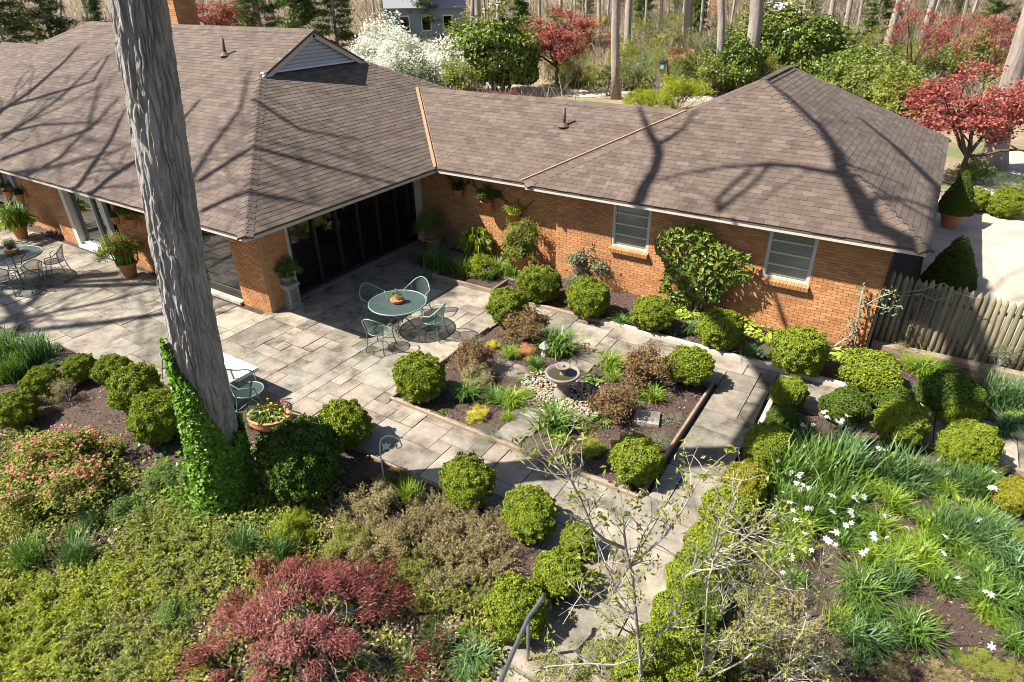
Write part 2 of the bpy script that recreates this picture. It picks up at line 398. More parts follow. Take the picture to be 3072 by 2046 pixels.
sheet('gravel_drive', [(.75, 14.9), (14, 14.9), (20, 24), (20, 34), (6, 37.5), (2.6, 36), (.75, 26)], .055, 'gravel')
sheet('gravel_lane', [(-34, 41.5), (-24, 40.5), (-17, 42.0), (-11, 43.4), (-11, 46), (-18, 45), (-24, 43.6), (-34, 44.6)], .012, 'gravel')

# paving: rectangular flags laid in a random coursed pattern, every flag a part
def _paving():
    m = .305; x0, y0 = -30.0, 3.9
    nx, ny = int(41/m), int(10.3/m)
    free = np.zeros((nx, ny), bool)
    for i in range(nx):
        for j in range(ny):
            free[i, j] = paved(x0+(i+.5)*m, y0+(j+.5)*m)
    patio = tag(link('patio', None), kind='structure')
    path = tag(link('garden_path', None), kind='structure')
    base = {True: MB(), False: MB()}
    unit = MB(); b = .012
    # chamfered flag, unit size
    unit.lohi((-.5, -.5, -1), (.5, .5, 0)); um = unit.mesh('flag'); um.materials.append(MAT['flagstone'])
    sizes = [(3, 2), (2, 3), (2, 2), (3, 3), (4, 3), (2, 4), (4, 2), (1, 2), (2, 1), (3, 4), (1, 1)]
    wts = [5, 5, 3, 4, 3, 3, 3, 2, 2, 2, 1]
    rnd = random.Random(5)
    for j in range(ny):
        for i in range(nx):
            if not free[i, j]: continue
            opts = []
            for (a, c), w in zip(sizes, wts):
                if i+a <= nx and j+c <= ny and free[i:i+a, j:j+c].all(): opts.append(((a, c), w))
            (a, c) = rnd.choices([o[0] for o in opts], [o[1] for o in opts])[0]
            free[i:i+a, j:j+c] = False
            cx, cy = x0+(i+a/2)*m, y0+(j+c/2)*m
            g = rnd.choice((.012, .016, .022))
            z = rnd.uniform(-.006, .006)
            is_patio = cx < BED[0]
            link('flagstone', um, None, patio if is_patio else path, (cx, cy, z), (rnd.uniform(-.004, .004), rnd.uniform(-.004, .004), rnd.uniform(-.006, .006)), (a*m-g, c*m-g, .05))
            base[is_patio].lohi((x0+i*m-.004, y0+j*m-.004, -.1), (x0+(i+a)*m+.004, y0+(j+c)*m+.004, -.034-.0004*(i % 7)))
    base[True].build('joint_bed', MAT['joint'], patio)
    base[False].build('joint_bed', MAT['joint'], path)
_paving()

# ------------------------------------------------------------------ house
house = thing('house', 'low brick house with brown shingled hip roofs around a paved courtyard', 'house')
ZE, PI_ = 2.58, .5
FULL_BRICK = MB(); FULL_BRICK.lohi((-.5, -.5, -.5), (.5, .5, .5)); FULL_BRICK = FULL_BRICK.mesh('brick'); FULL_BRICK.materials.append(MAT['brick'])
BR_ALL = []          # (centre, size, yaw, wall part)
def brick_wall(name, a, b, z0, z1, out, holes=(), thick=.22):
    """mortar core with running-bond bricks on its outer face; holes in (u0,u1,z0,z1)"""
    a = np.array(a, float); b = np.array(b, float); L = np.linalg.norm(b-a); d = (b-a)/L; n = np.array(out, float)
    core = MB()
    us = sorted({0, L, *[h[0] for h in holes], *[h[1] for h in holes]})
    for u0, u1 in zip(us[:-1], us[1:]):
        zs = [(z0, z1)]
        for h in holes:
            if h[0] <= u0+1e-6 and h[1] >= u1-1e-6:
                zs = [q for s in zs for q in ((s[0], min(s[1], h[2])), (max(s[0], h[3]), s[1])) if q[1]-q[0] > 1e-4]
        for q0, q1 in zs:
            c = [a+d*u0-n*.012, a+d*u1-n*.012, a+d*u1-n*thick, a+d*u0-n*thick]
            core.add([(p[0], p[1], z) for z in (q0, q1) for p in c], [(0, 1, 2, 3), (4, 7, 6, 5), (0, 4, 5, 1), (1, 5, 6, 2), (2, 6, 7, 3), (3, 7, 4, 0)])
    w = core.build(name, MAT['mortar'], house)
    ch, bl, j = .0677, .213, .011
    yaw = math.atan2(d[1], d[0]); k = 0; z = z0
    while z < z1-.01:
        zt = min(z+ch, z1); u = -(bl/2 if k % 2 else 0)
        while u < L-.005:
            iv = [(max(u, 0), min(u+bl, L))]
            for h in holes:
                if h[2] < (z+zt)/2 < h[3]:
                    iv = [q for s in iv for q in ((s[0], min(s[1], h[0])), (max(s[0], h[1]), s[1])) if q[1]-q[0] > .03]
            for q0, q1 in iv:
                if q1-q0 < .03: continue
                p = a+d*(q0+q1)/2-n*(.045-random.uniform(0, .004))
                BR_ALL.append(((p[0], p[1], (z+zt)/2), (q1-q0-j, .09, zt-z-j), yaw, w))
            u += bl
        z += ch; k += 1
    return w
def part_box(name, lo, hi, mat, parent=house):
    return MB().lohi(lo, hi).build(name, MAT[mat], parent)
def window(x0, x1, z0, z1, y):
    """aluminium awning window of four lights with a brick sill"""
    wn = MB(); fr = .05
    wn.lohi((x0, y-.02, z0), (x0+fr, y+.08, z1)); wn.lohi((x1-fr, y-.02, z0), (x1, y+.08, z1))
    wn.lohi((x0+fr, y-.02, z0), (x1-fr, y+.08, z0+fr)); wn.lohi((x0+fr, y-.02, z1-fr), (x1-fr, y+.08, z1))
    o = wn.build('window', MAT['alu'], house)
    zs = np.linspace(z0+fr, z1-fr, 5)
    for i in range(4):
        part_box('pane', (x0+fr, y+.035, zs[i]+.012), (x1-fr, y+.045, zs[i+1]-.012), 'blind_glass', o)
        if i: part_box('rail', (x0+fr, y-.008, zs[i]-.018), (x1-fr, y+.06, zs[i]+.018), 'alu', o)
    part_box('side_rail', (x0+fr, y+.0, z0+fr), (x0+fr+.025, y+.058, z1-fr), 'alu', o)
    part_box('side_rail', (x1-fr-.025, y+.0, z0+fr), (x1-fr, y+.058, z1-fr), 'alu', o)
    # brick sill, bricks on edge, sloping out
    n = int(round((x1-x0+.06)/.075)); w = (x1-x0+.06)/n
    for i in range(n):
        c = (x0-.03+(i+.5)*w, y-.05, z0-.055)
        b = link('sill_brick', FULL_BRICK, None, o, c, (math.radians(9), 0, 0), (w-.008, .2, .1))
def glazed(name, a, b, z0, z1, mat, frame, nmull, out, fw=.07):
    """sliding glass doors: frame, stiles, panes"""
    a = np.array(a, float); b = np.array(b, float); L = np.linalg.norm(b-a); d = (b-a)/L; n = np.array(out, float); yaw = math.atan2(d[1], d[0])
    R = Matrix.Rotation(yaw, 3, 'Z')
    def bx(u0, u1, zz0, zz1, off, th):
        c = a+d*(u0+u1)/2+n*off; return (c[0], c[1], (zz0+zz1)/2), (u1-u0, th, zz1-zz0)
    mb = MB()
    for u0, u1, q0, q1 in ((0, fw, z0, z1), (L-fw, L, z0, z1), (fw, L-fw, z0, z0+.09), (fw, L-fw, z1-.09, z1)):
        c, s = bx(u0, u1, q0, q1, 0, .1); mb.box(c, s, R)
    o = mb.build(name, MAT[frame], house)
    us = np.linspace(fw, L-fw, nmull+1)
    for i in range(nmull):
        c, s = bx(us[i], us[i+1], z0+.09, z1-.09, -.02-.012*(i % 2), .008); mb2 = MB(); mb2.box(c, s, R); mb2.build('pane', MAT[mat], o)
        if i:
            c, s = bx(us[i]-.045, us[i]+.045, z0+.09, z1-.09, .01, .07); mb2 = MB(); mb2.box(c, s, R); mb2.build('stile', MAT[frame], o)
    return o
# right wing front wall (y = 13.87), with two windows
W1 = (-6.02, -5.05); W2 = (-2.35, -1.37); WZ = (1.19, 2.38)
brick_wall('wall', (-7.6, 13.87), (0, 13.87), -.1, 2.52, (0, -1), [(W1[0]+7.6, W1[1]+7.6, *WZ), (W2[0]+7.6, W2[1]+7.6, *WZ)])
window(W1[0], W1[1], WZ[0], WZ[1], 13.9); window(W2[0], W2[1], WZ[0], WZ[1], 13.9)
brick_wall('wall', (0, 14.095), (0, 23.5), -.1, 2.52, (1, 0))
brick_wall('wall', (-12.35, 14.12), (-7.6, 14.12), -.1, 2.52, (0, -1))
brick_wall('wall', (-7.6, 14.1), (-7.6, 13.98), -.1, 2.52, (-1, 0))
part_box('downspout', (.01, 13.80, 0), (.06, 13.88, 2.5), 'dark_metal')
part_box('side_door', (.004, 15.4, 0), (.06, 16.4, 2.1), 'siding_blue')
# main block
YM = 8.35
brick_wall('pillar', (-13.52, YM), (-12.42, YM), -.1, 2.52, (0, -1), thick=.78)
brick_wall('pillar', (-12.42, YM+.1), (-12.42, 9.15), -.1, 2.52, (1, 0), thick=.4)
glazed('glass_door', (-16.9, YM+.12), (-13.52, YM+.12), .05, 2.5, 'door_glass', 'dark_frame', 2, (0, -1))
brick_wall('wall', (-18.75, YM), (-16.9, YM), -.1, 2.52, (0, -1))
glazed('glass_door', (-21.4, YM+.12), (-18.75, YM+.12), .05, 2.5, 'door_glass', 'alu', 2, (0, -1))
part_box('door_jamb', (-21.62, YM-.02, 0), (-21.40, YM+.2, 2.5), 'cream')
part_box('door_jamb', (-19.42, YM-.0, .06), (-19.22, YM+.11, 2.5), 'alu')
brick_wall('wall', (-22.5, YM), (-21.62, YM), -.1, 2.52, (0, -1))
brick_wall('wall', (-25.0, YM+.18), (-22.5, YM+.18), -.1, 2.52, (0, -1))
glazed('glass_door', (-28.0, YM+.3), (-25.3, YM+.3), .05, 2.5, 'dark_glass', 'cream', 2, (0, -1))
part_box('door_jamb', (-25.3, YM+.1, 0), (-25.0, YM+.36, 2.5), 'siding_blue')
brick_wall('wall', (-34, YM+.3), (-28.0, YM+.3), -.1, 2.52, (0, -1))
part_box('doorsill', (-21.4, YM-.1, -.02), (-18.75, YM+.16, .05), 'white_top')
part_box('doorsill', (-16.9, YM-.1, -.02), (-13.53, YM+.16, .05), 'concrete')
# glazed courtyard front of the main block
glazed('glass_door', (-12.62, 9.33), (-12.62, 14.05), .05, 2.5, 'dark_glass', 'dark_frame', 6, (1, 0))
part_box('door_jamb', (-12.72, 9.16, 0), (-12.55, 9.33, 2.5), 'cream')
part_box('door_jamb', (-12.72, 14.05, 0), (-12.36, 14.25, 2.5), 'cream')
part_box('doorsill', (-12.7, 9.16, -.02), (-12.43, 14.05, .045), 'stone')
# inside of the house behind everything: closes the shell
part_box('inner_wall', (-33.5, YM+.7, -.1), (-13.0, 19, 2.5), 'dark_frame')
# bricks: the largest in view one by one, the rest as one part
_full = [i for i, b in enumerate(BR_ALL) if abs(b[1][0]-.202) < .004 and abs(b[1][2]-.0567) < .004]
def _vis(i):
    c = BR_ALL[i][0]; u, v, d = proj(c)
    ok = 0 < u < 1024 and 0 < v < 682 and d > 0
    hid = (abs(c[1]-13.9) < .2 and c[2] < 1.0) or c[2] > 2.1 or abs(c[0]) < .1 or c[1] > 14.2
    return d if ok and not hid else 1e9
_full.sort(key=_vis); _sel = set(_full[:300])
rest = MB()
for i, (c, s, yw, w) in enumerate(BR_ALL):
    if i in _sel: link('brick', FULL_BRICK, None, w, c, (0, 0, yw), s)
    else: rest.box(c, s, Matrix.Rotation(yw, 3, 'Z'))
tag(rest.build('bricks', MAT['brick'], house), kind='stuff')

# roofs ------------------------------------------------------------------
SH_ALL = []
def roof_plane(name, P3, eave_dir, up_dir, shingles=True, vmin=None, parent=house):
    """P3: corner points; eave_dir along the eave, up_dir horizontal towards the ridge; slope PI_"""
    P3 = [np.array(p, float) for p in P3]; e = np.array([*eave_dir, 0.0]); h = np.array([*up_dir, 0.0])
    s = math.hypot(1, PI_); up = np.array([h[0]/s, h[1]/s, PI_/s]); nrm = np.cross(e, up)
    if nrm[2] < 0: nrm = -nrm
    mb = MB(); n = len(P3); mb.add([p for p in P3]+[p-np.array([0, 0, .06]) for p in P3], [tuple(range(n)), tuple(range(2*n-1, n-1, -1))]+[(i, (i+1) % n, n+(i+1) % n, n+i) for i in range(n)])
    deck = mb.build(name, MAT['roof_deck'], parent)
    if not shingles: return deck
    o = P3[0]; uv = [((p-o)@e, (p-o)@up) for p in P3]
    v0 = min(q[1] for q in uv); v1 = max(q[1] for q in uv); ex = .142; row = 0; v = v0-.02
    def span(vv):
        xs = []
        for i in range(n):
            (ua, va), (ub, vb) = uv[i], uv[(i+1) % n]
            if (va-vv)*(vb-vv) <= 0 and abs(va-vb) > 1e-9: xs.append(ua+(ub-ua)*(vv-va)/(vb-va))
        return (min(xs), max(xs)) if len(xs) >= 2 else None
    while v < v1-.05:
        sp = span(min(max(v+ex*.5, v0+1e-4), v1-1e-4))
        if sp and (vmin is None or (o+up*v)[2] > vmin):
            tw = .305; u = math.floor(sp[0]/tw)*tw-(row*.1525+random.uniform(-.02, .02)) % tw
            while u < sp[1]:
                u0, u1 = max(u+.004, sp[0]), min(u+tw-.004, sp[1])
                if u1-u0 > .03:
                    t = .007+random.uniform(0, .005); tt = .002
                    jv = random.uniform(-.006, .006)
                    A = o+e*u0+up*(v+jv); B = o+e*u1+up*(v+jv); C = o+e*u1+up*(v+ex+.015); D = o+e*u0+up*(v+ex+.015)
                    SH_ALL.append(([A, B, C, D], nrm, t, tt, deck))
                u += tw
        v += ex; row += 1
    return deck
xr, yf, yb = -11.14, 7.25, 20.3
yr = (yf+yb)/2; zr = ZE+PI_*(yr-yf); xg = -15.75; dg = abs(xg-xr)
XL = -34.4; xl_r = XL+(yr-yf)
roof_plane('roof_slope', [(xr, yf, ZE), (xg, yf+dg, ZE+PI_*dg), (xg+.18, yf+dg+.05, ZE+PI_*(dg+.05)), (xg+.18, yr, zr), (xl_r, yr, zr), (XL, yf, ZE)], (-1, 0), (0, 1))
roof_plane('roof_slope', [(xr, yf, ZE), (xr, yb, ZE), (xg, yb-dg, ZE+PI_*dg), (xg, yf+dg, ZE+PI_*dg)], (0, 1), (-1, 0))
roof_plane('roof_slope', [(xr, yb, ZE), (XL, yb, ZE), (xl_r, yr, zr), (xg+.18, yr, zr), (xg+.18, yb-dg-.05, ZE+PI_*(dg+.05)), (xg, yb-dg, ZE+PI_*dg)], (-1, 0), (0, -1), False)
roof_plane('roof_slope', [(XL, yf, ZE), (XL, yb, ZE), (xl_r, yr, zr)], (0, 1), (1, 0), False)
# link between the two blocks
ym = 13.42; yrm = 16.4; zrm = ZE+PI_*(yrm-ym)
roof_plane('roof_slope', [(xr+.0, ym, ZE), (-8.1, ym, ZE), (-5.12, yrm, zrm), (xr-(yrm-ym), yrm, zrm)], (1, 0), (0, 1))
roof_plane('roof_slope', [(xr-(yrm-ym), yrm, zrm), (-5.12, yrm, zrm), (-8.1, 2*yrm-ym, ZE), (xr, 2*yrm-ym, ZE)], (1, 0), (0, -1), False)
# right wing
wl, wr, wf, wb = -8.2, .53, 13.28, 24.1
wk = 1.0; wc = (wl+wr)/2; hw = (wr-wl)/2; zrw = ZE+PI_*hw
roof_plane('roof_slope', [(wl, wf, ZE), (wr, wf, ZE), (wc, wf+hw, zrw)], (1, 0), (0, 1))
roof_plane('roof_slope', [(wr, wf, ZE), (wr, wb, ZE), (wc, wb-hw+wk, zrw), (wc, wf+hw, zrw)], (0, 1), (-1, 0))
roof_plane('roof_slope', [(wl, wf, ZE-.012), (wc, wf+hw, zrw-.012), (wc, wb-hw+wk, zrw-.012), (wl, wb, ZE-.012)], (0, 1), (1, 0), True, 3.95)
roof_plane('roof_slope', [(wr, wb, ZE), (wl, wb, ZE), (wc, wb-hw+wk, zrw)], (1, 0), (0, -1), False)
# lower roofs at the far left
_za = OY(20, 51, 15.6)[2]; _zb = OY(30, 44.5, 20.0)[2]; _xb = OY(62, 42, 20.0)[0]
roof_plane('roof_slope', [(-52, 11.6, _za-2), (-28.0, 11.6, _za-2), (-28.0, 15.6, _za), (-52, 15.6, _za)], (1, 0), (0, 1))
roof_plane('roof_slope', [(-52, 16.0, _zb-2), (_xb, 16.0, _zb-2), (_xb, 20.0, _zb), (-52, 20.0, _zb)], (1, 0), (0, 1))
part_box('far_wing_wall', (-52, 12.2, -.1), (-33.5, 20, 2.6), 'mortar')
def _shingles():
    sel = []
    for i, (Q, n, t, tt, dk) in enumerate(SH_ALL):
        c = sum(Q)/4; u, v, d = proj(c); w = np.linalg.norm(Q[1]-Q[0])
        sel.append((d if (0 < u < 1024 and 0 < v < 682 and w > .28 and not (100 < u < 205)) else 1e9, i))
    sel.sort(); keep = {i for _, i in sel[:300]}
    V = []; Fs = []; b = 0
    FI = np.array([(0, 1, 2, 3), (0, 4, 5, 1), (1, 5, 6, 2), (3, 7, 4, 0)])
    for i, (Q, n, t, tt, dk) in enumerate(SH_ALL):
        top = [Q[0]+n*t, Q[1]+n*t, Q[2]+n*tt, Q[3]+n*tt]; bot = [Q[0]-n*.004, Q[1]-n*.004, Q[2]-n*.004, Q[3]-n*.004]
        vv = top+bot
        if i in keep:
            me = npmesh('shingle', np.array(vv), FI); link('shingle', me, MAT['shingle'], dk)
        else:
            V += vv; Fs.append(FI+b); b += 8
    o = link('shingles', npmesh('shingles', np.array(V), np.concatenate(Fs)), MAT['shingle'], house); tag(o, kind='stuff')
_shingles()
def caps(a, b, w=.15, nrm_l=None, step=.2, name='hip_cap'):
    """overlapping cap shingles folded over a hip or ridge from a (low) to b (high)"""
    a = np.array(a, float); b = np.array(b, float); L = np.linalg.norm(b-a); t = (b-a)/L
    side = np.cross(t, [0, 0, 1.0]); side /= np.linalg.norm(side); up = np.cross(side, t)
    drop = nrm_l if nrm_l is not None else .045
    mb = MB(); n = int(L/step)
    for i in range(n):
        p = a+t*(i*step); q = a+t*((i+1)*step+.03); th, tl = .022, .010
        V = []
        for pt, h in ((p, th), (q, tl)):
            for sgn, dr in ((-1, -drop), (0, 0), (1, -drop)): V.append(pt+side*sgn*w+up*(dr+h))
            for sgn, dr in ((-1, -drop), (0, 0), (1, -drop)): V.append(pt+side*sgn*w+up*(dr+h-.05))
        mb.add(V, [(0, 1, 7, 6), (1, 2, 8, 7), (0, 3, 4, 1), (1, 4, 5, 2), (0, 6, 9, 3), (2, 5, 11, 8)])
    return mb.build(name, MAT['shingle'], house)
caps((xr, yf, ZE), (xg, yf+dg, ZE+PI_*dg), .16, .06)
caps((xr, yb, ZE), (xg, yb-dg, ZE+PI_*dg), .16, .06)
caps((xl_r, yr, zr), (xg+.18, yr, zr), .16, .075, name='ridge_cap')
caps((XL, yf, ZE), (xl_r, yr, zr), .16, .06)
caps((xr-(yrm-ym), yrm, zrm), (-5.2, yrm, zrm), .16, .075, name='ridge_cap')
caps((wl, wf, ZE), (wc, wf+hw, zrw), .17, .06); caps((wr, wf, ZE), (wc, wf+hw, zrw), .17, .06)
caps((wc, wf+hw, zrw), (wc, wb-hw+wk, zrw), .17, .075, name='ridge_cap'); caps((wr, wb, ZE), (wc, wb-hw+wk, zrw), .17, .06)
# copper: valley and flashing along the right wing's hip
def strip(name, a, b, w, h, mat, off=(0, 0, 0)):
    a = np.array(a, float)+off; b = np.array(b, float)+off; t = (b-a)/np.linalg.norm(b-a); s = np.cross(t, [0, 0, 1.0]); s /= np.linalg.norm(s); u = np.cross(s, t)
    mb = MB(); V = [p+s*i*w+u*j for p in (a, b) for i, j in ((-1, -.01), (1, -.01), (1, h), (-1, h))]
    mb.add(V, [(0, 1, 2, 3), (7, 6, 5, 4), (0, 4, 5, 1), (1, 5, 6, 2), (2, 6, 7, 3), (3, 7, 4, 0)]); return mb.build(name, MAT[mat], house)
strip('valley_flashing', (xr, ym, ZE), (xr-(yrm-ym), yrm, zrm), .07, .03, 'copper')
strip('valley_rib', (xr, ym, ZE), (xr-(yrm-ym), yrm, zrm), .012, .075, 'copper')
strip('hip_flashing', (wl-.02, wf+.14, ZE), (-5.15, yrm, zrm), .03, .05, 'copper', (-.17, .03, .0))
# fascia and soffits
def fascia(a, b, out, z1=ZE-.005, h=.13, th=.03):
    a = np.array([*a, 0.0]); b = np.array([*b, 0.0]); n = np.array([*out, 0.0]); c = (a+b)/2-n*(th/2+.012); d = b-a
    mb = MB(); mb.box((c[0], c[1], z1-h/2), (np.linalg.norm(d), th, h), Matrix.Rotation(math.atan2(d[1], d[0]), 3, 'Z')); mb.build('fascia', MAT['trim'], house)
fascia((XL, yf), (xr, yf), (0, -1)); fascia((xr, yf+.045), (xr, ym), (1, 0)); fascia((xr+.01, ym), (wl+.05, ym), (0, -1))
fascia((wl, wf), (wr, wf), (0, -1)); fascia((wr, wf+.045), (wr, wb), (1, 0)); fascia((wl, wf+.045), (wl, ym+.3), (-1, 0))
part_box('soffit', (XL+.1, yf+.05, 2.50), (xr-.05, YM+1.2, 2.525), 'soffit')
part_box('soffit', (-13.4, YM+1.2, 2.501), (xr-.05, 14.3, 2.526), 'soffit')
part_box('soffit', (xr-.05, ym+.05, 2.502), (wl, 14.3, 2.527), 'soffit')
part_box('soffit', (wl+.05, wf+.05, 2.503), (wr-.05, 14.1, 2.528), 'soffit')
part_box('soffit', (-.2, 14.1, 2.504), (wr-.05, wb, 2.529), 'soffit')
# louvred gablet
gz = ZE+PI_*dg
gb = MB(); gb.add([(xg-.02, yf+dg, gz-.05), (xg-.02, yb-dg, gz-.05), (xg-.02, yr, zr-.04)], [(0, 1, 2)]); gab = gb.build('gablet', MAT['dark_frame'], house)
hwid = yr-(yf+dg); nl = 8
for i in range(nl):
    z0 = gz+.04+(zr-gz-.16)*i/nl; hw_ = hwid*(1-(z0+.05-gz)/(zr-gz))-.06
    if hw_ < .05: continue
    mb = MB(); mb.box((xg+.05, yr, z0+.05), (.015, hw_*2, .115), Matrix.Rotation(math.radians(35), 3, 'Y')); mb.build('louvre', MAT['gablet'], gab)
for sg in (-1, 1):
    a = np.array([xg+.12, yr+sg*(hwid+.12), gz-.07]); b = np.array([xg+.12, yr+sg*.02, zr-.02])
    t = (b-a)/np.linalg.norm(b-a); u = np.array([1.0, 0, 0]); s = np.cross(u, t)*-sg
    if s[2] > 0: s = -s
    mb = MB(); V = [p+u*i+s*j for p in (a, b) for i, j in ((-.05, .01), (.05, .01), (.05, .16), (-.05, .16))]
    mb.add(V, [(0, 1, 2, 3), (7, 6, 5, 4), (0, 4, 5, 1), (1, 5, 6, 2), (2, 6, 7, 3), (3, 7, 4, 0)]); mb.build('rake_board', MAT['trim'], gab)
part_box('louvre_sill', (xg-.0, yr-hwid, gz-.0), (xg+.13, yr+hwid, gz+.05), 'gablet', gab)
# chimney and vent pipes
cp = OY(180, 20, 15.2)
ch = part_box('chimney', (cp[0]-.6, 14.9, 4.4), (cp[0]+.35, 15.7, 7.4), 'mortar')
def chim():
    x0, x1 = cp[0]-.6, cp[0]+.35; mb = MB(); k = 0; z = 5.2
    while z < 7.35:
        u = x0-(.1 if k % 2 else 0)
        while u < x1:
            a, b = max(u, x0), min(u+.213, x1)
            if b-a > .03: mb.lohi((a, 14.885, z), (b-.011, 14.95, z+.057))
            u += .213
        v = 14.9-(.1 if k % 2 else 0)
        while v < 15.7:
            a, b = max(v, 14.9), min(v+.213, 15.7)
            if b-a > .03: mb.lohi((x1-.05, a+.05, z), (x1+.015, b-.011+.05, z+.057))
            v += .213
        z += .0677; k += 1
    tag(mb.build('chimney_bricks', MAT['brick'], ch), kind='stuff')
chim()
for u, v, p0, n in ((225.5, 55.5, (0, yf, ZE), (0, -PI_, 1)), (564, 126, (0, ym, ZE), (0, -PI_, 1)), (11.5, 67, (0, 11.6, _za-2), (0, -PI_, 1))):
    q = OP(u, v, p0, n)
    mb = MB(); mb.tube([q-np.array([0, 0, .1]), q+np.array([0, 0, .46])], .045, 10); vp = mb.build('vent_pipe', MAT['pipe'], house, smooth=True)
    mb = MB(); mb.lathe([(.17, .0), (.10, .06), (.05, .10)], 12, q+np.array([0, -.02, .0])); mb.build('pipe_flashing', MAT['pipe'], vp)
# ------------------------------------------------------------------ plant meshes (shared by their copies)
S_ = .43498                                     # pixels of the 2354-wide view to the 1024-wide picture
def o2(u, v): return u*S_, v*S_
def unit(v):
    return v/(np.linalg.norm(v, axis=-1, keepdims=True)+1e-9)
def leaves(P, N, L, Wd, rng, droop=0.0, tilt=.6, name='leaves', fold=.18):
    """a pointed leaf (4 corners) at each point, facing roughly N"""
    n = len(P); L = np.broadcast_to(L, n)[:, None]*rng.uniform(.7, 1.3, (n, 1)); Wd = np.broadcast_to(Wd, n)[:, None]*rng.uniform(.75, 1.25, (n, 1))
    N = unit(N+rng.normal(0, tilt, (n, 3))); t = unit(np.cross(N, rng.normal(0, 1, (n, 3)))+np.array([0, 0, -droop])); t = unit(t-N*(t*N).sum(1, keepdims=True)*.6)
    s = unit(np.cross(t, N))
    a = P-t*L*.5; b = P+s*Wd*.5+N*Wd*fold; c = P+t*L*.5-N*L*.12; d = P-s*Wd*.5+N*Wd*fold
    V = np.stack([a, b, c, d], 1).reshape(-1, 3); i = np.arange(n)*4
    return V, np.stack([i, i+1, i+2, i+3], 1)
def sphere_dirs(n, rng):
    return unit(rng.normal(0, 1, (n, 3)))
def lumps(d, rng, k, amp, sig):
    c = sphere_dirs(k, rng); a = rng.uniform(.4, 1, k)*amp
    return (a[None]*np.exp(-np.arccos(np.clip(d@c.T, -1, 1))**2/sig**2)).max(1)
def box_mesh(seed, n=13000, lump=.20, k=120, sig=.13, leaf=.078, flat=.86, cut=-.75):
    """clipped boxwood: small leaves in tufts over a lumpy ball, unit radius, resting on z=0"""
    rng = np.random.default_rng(seed); d = sphere_dirs(int(n*1.25), rng); d = d[d[:, 2] > cut][:n]
    big = lumps(d, np.random.default_rng(seed+50), 11, .17, .5)
    r = .74+big+lumps(d, np.random.default_rng(seed+99), k, lump, sig)
    q = r*(1-rng.beta(1, 4.5, len(d))*.22)
    P = d*q[:, None]*np.array([1, 1, flat])
    V, Fq = leaves(P, d+np.array([0, 0, .25]), leaf, leaf*.62, rng, tilt=.75)
    V[:, 2] += .80
    return npmesh('foliage', V, Fq)
def shade_core_mesh(seed, r=.70, flat=.86, cz=.80):  # solid ball added for the dark inside of the bush, plus short stems
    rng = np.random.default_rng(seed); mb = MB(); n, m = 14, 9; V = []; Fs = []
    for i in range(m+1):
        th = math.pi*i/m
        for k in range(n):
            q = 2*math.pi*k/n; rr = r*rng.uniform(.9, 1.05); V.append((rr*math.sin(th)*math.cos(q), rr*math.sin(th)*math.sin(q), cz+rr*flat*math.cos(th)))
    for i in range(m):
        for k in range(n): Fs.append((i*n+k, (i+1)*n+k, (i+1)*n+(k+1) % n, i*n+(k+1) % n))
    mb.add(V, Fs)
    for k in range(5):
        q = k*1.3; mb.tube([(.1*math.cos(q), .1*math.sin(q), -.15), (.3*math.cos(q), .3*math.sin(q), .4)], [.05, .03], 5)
    return mb.mesh('branches_or_core')
def blade_mesh(seed, n=110, L=1.0, w=.035, base=.12, up=(62, 88), bend=(70, 150), seg=4):
    """arching strap leaves from a tight base"""
    rng = np.random.default_rng(seed); V = []; Fq = []; b = 0
    for i in range(n):
        az = rng.uniform(0, 2*math.pi); e0 = math.radians(rng.uniform(*up)); bd = math.radians(rng.uniform(*bend)); l = L*rng.uniform(.6, 1.1); wd = w*rng.uniform(.7, 1.2)
        p = np.array([rng.normal(0, base), rng.normal(0, base), 0.0]); tw = rng.uniform(-.5, .5); az2 = az
        for s in range(seg+1):
            f = s/seg; e = e0-bd*f**1.4
            side = np.array([-math.sin(az2+tw), math.cos(az2+tw), .15*math.sin(tw)]); ww = wd*(1-.92*f**2.2)*(.6+.4*min(1, f*4))
            V += [p-side*ww/2, p+side*ww/2]
            p = p+np.array([math.cos(az2)*math.cos(e), math.sin(az2)*math.cos(e), math.sin(e)])*l/seg; az2 += rng.normal(0, .08)
        for s in range(seg): Fq.append((b+2*s, b+2*s+1, b+2*s+3, b+2*s+2))
        b += 2*(seg+1)
    V = np.array(V); V[:, 2] = np.maximum(V[:, 2], .01)
    return npmesh('leaves', V, np.array(Fq))
def branching(rng, start, dirs, length, r, levels, kids=(2, 3), spread=.6, up=.15, segs=3, wob=.18, shrink=.68):
    """list of tapered paths and the tips"""
    paths = []; tips = []
    def go(p, d, l, rr, lev):
        pts = [p]; rad = [rr]; dd = d
        for s in range(segs):
            dd = unit(dd+rng.normal(0, wob, 3)+np.array([0, 0, up*.3])); p = p+dd*l/segs; pts.append(p); rad.append(rr*(1-.4*(s+1)/segs))
        paths.append((pts, rad))
        if lev == 0: tips.append((p, dd)); return
        for _ in range(int(rng.integers(kids[0], kids[1]+1))):
            nd = unit(dd+rng.normal(0, spread, 3)+np.array([0, 0, up])); k = int(rng.integers(1, segs+1)); go(pts[k] if rng.random() < .5 else p, nd, l*shrink*rng.uniform(.8, 1.15), rad[-1]*.75, lev-1)
    for d in dirs: go(np.array(start, float), unit(np.array(d, float)), length*rng.uniform(.85, 1.1), r, levels)
    return paths, tips
def paths_mesh(paths, n=4, name='branches_or_core'):
    mb = MB()
    for p, r in paths: mb.tube(p, r, n, cap=False)
    return mb.mesh(name)
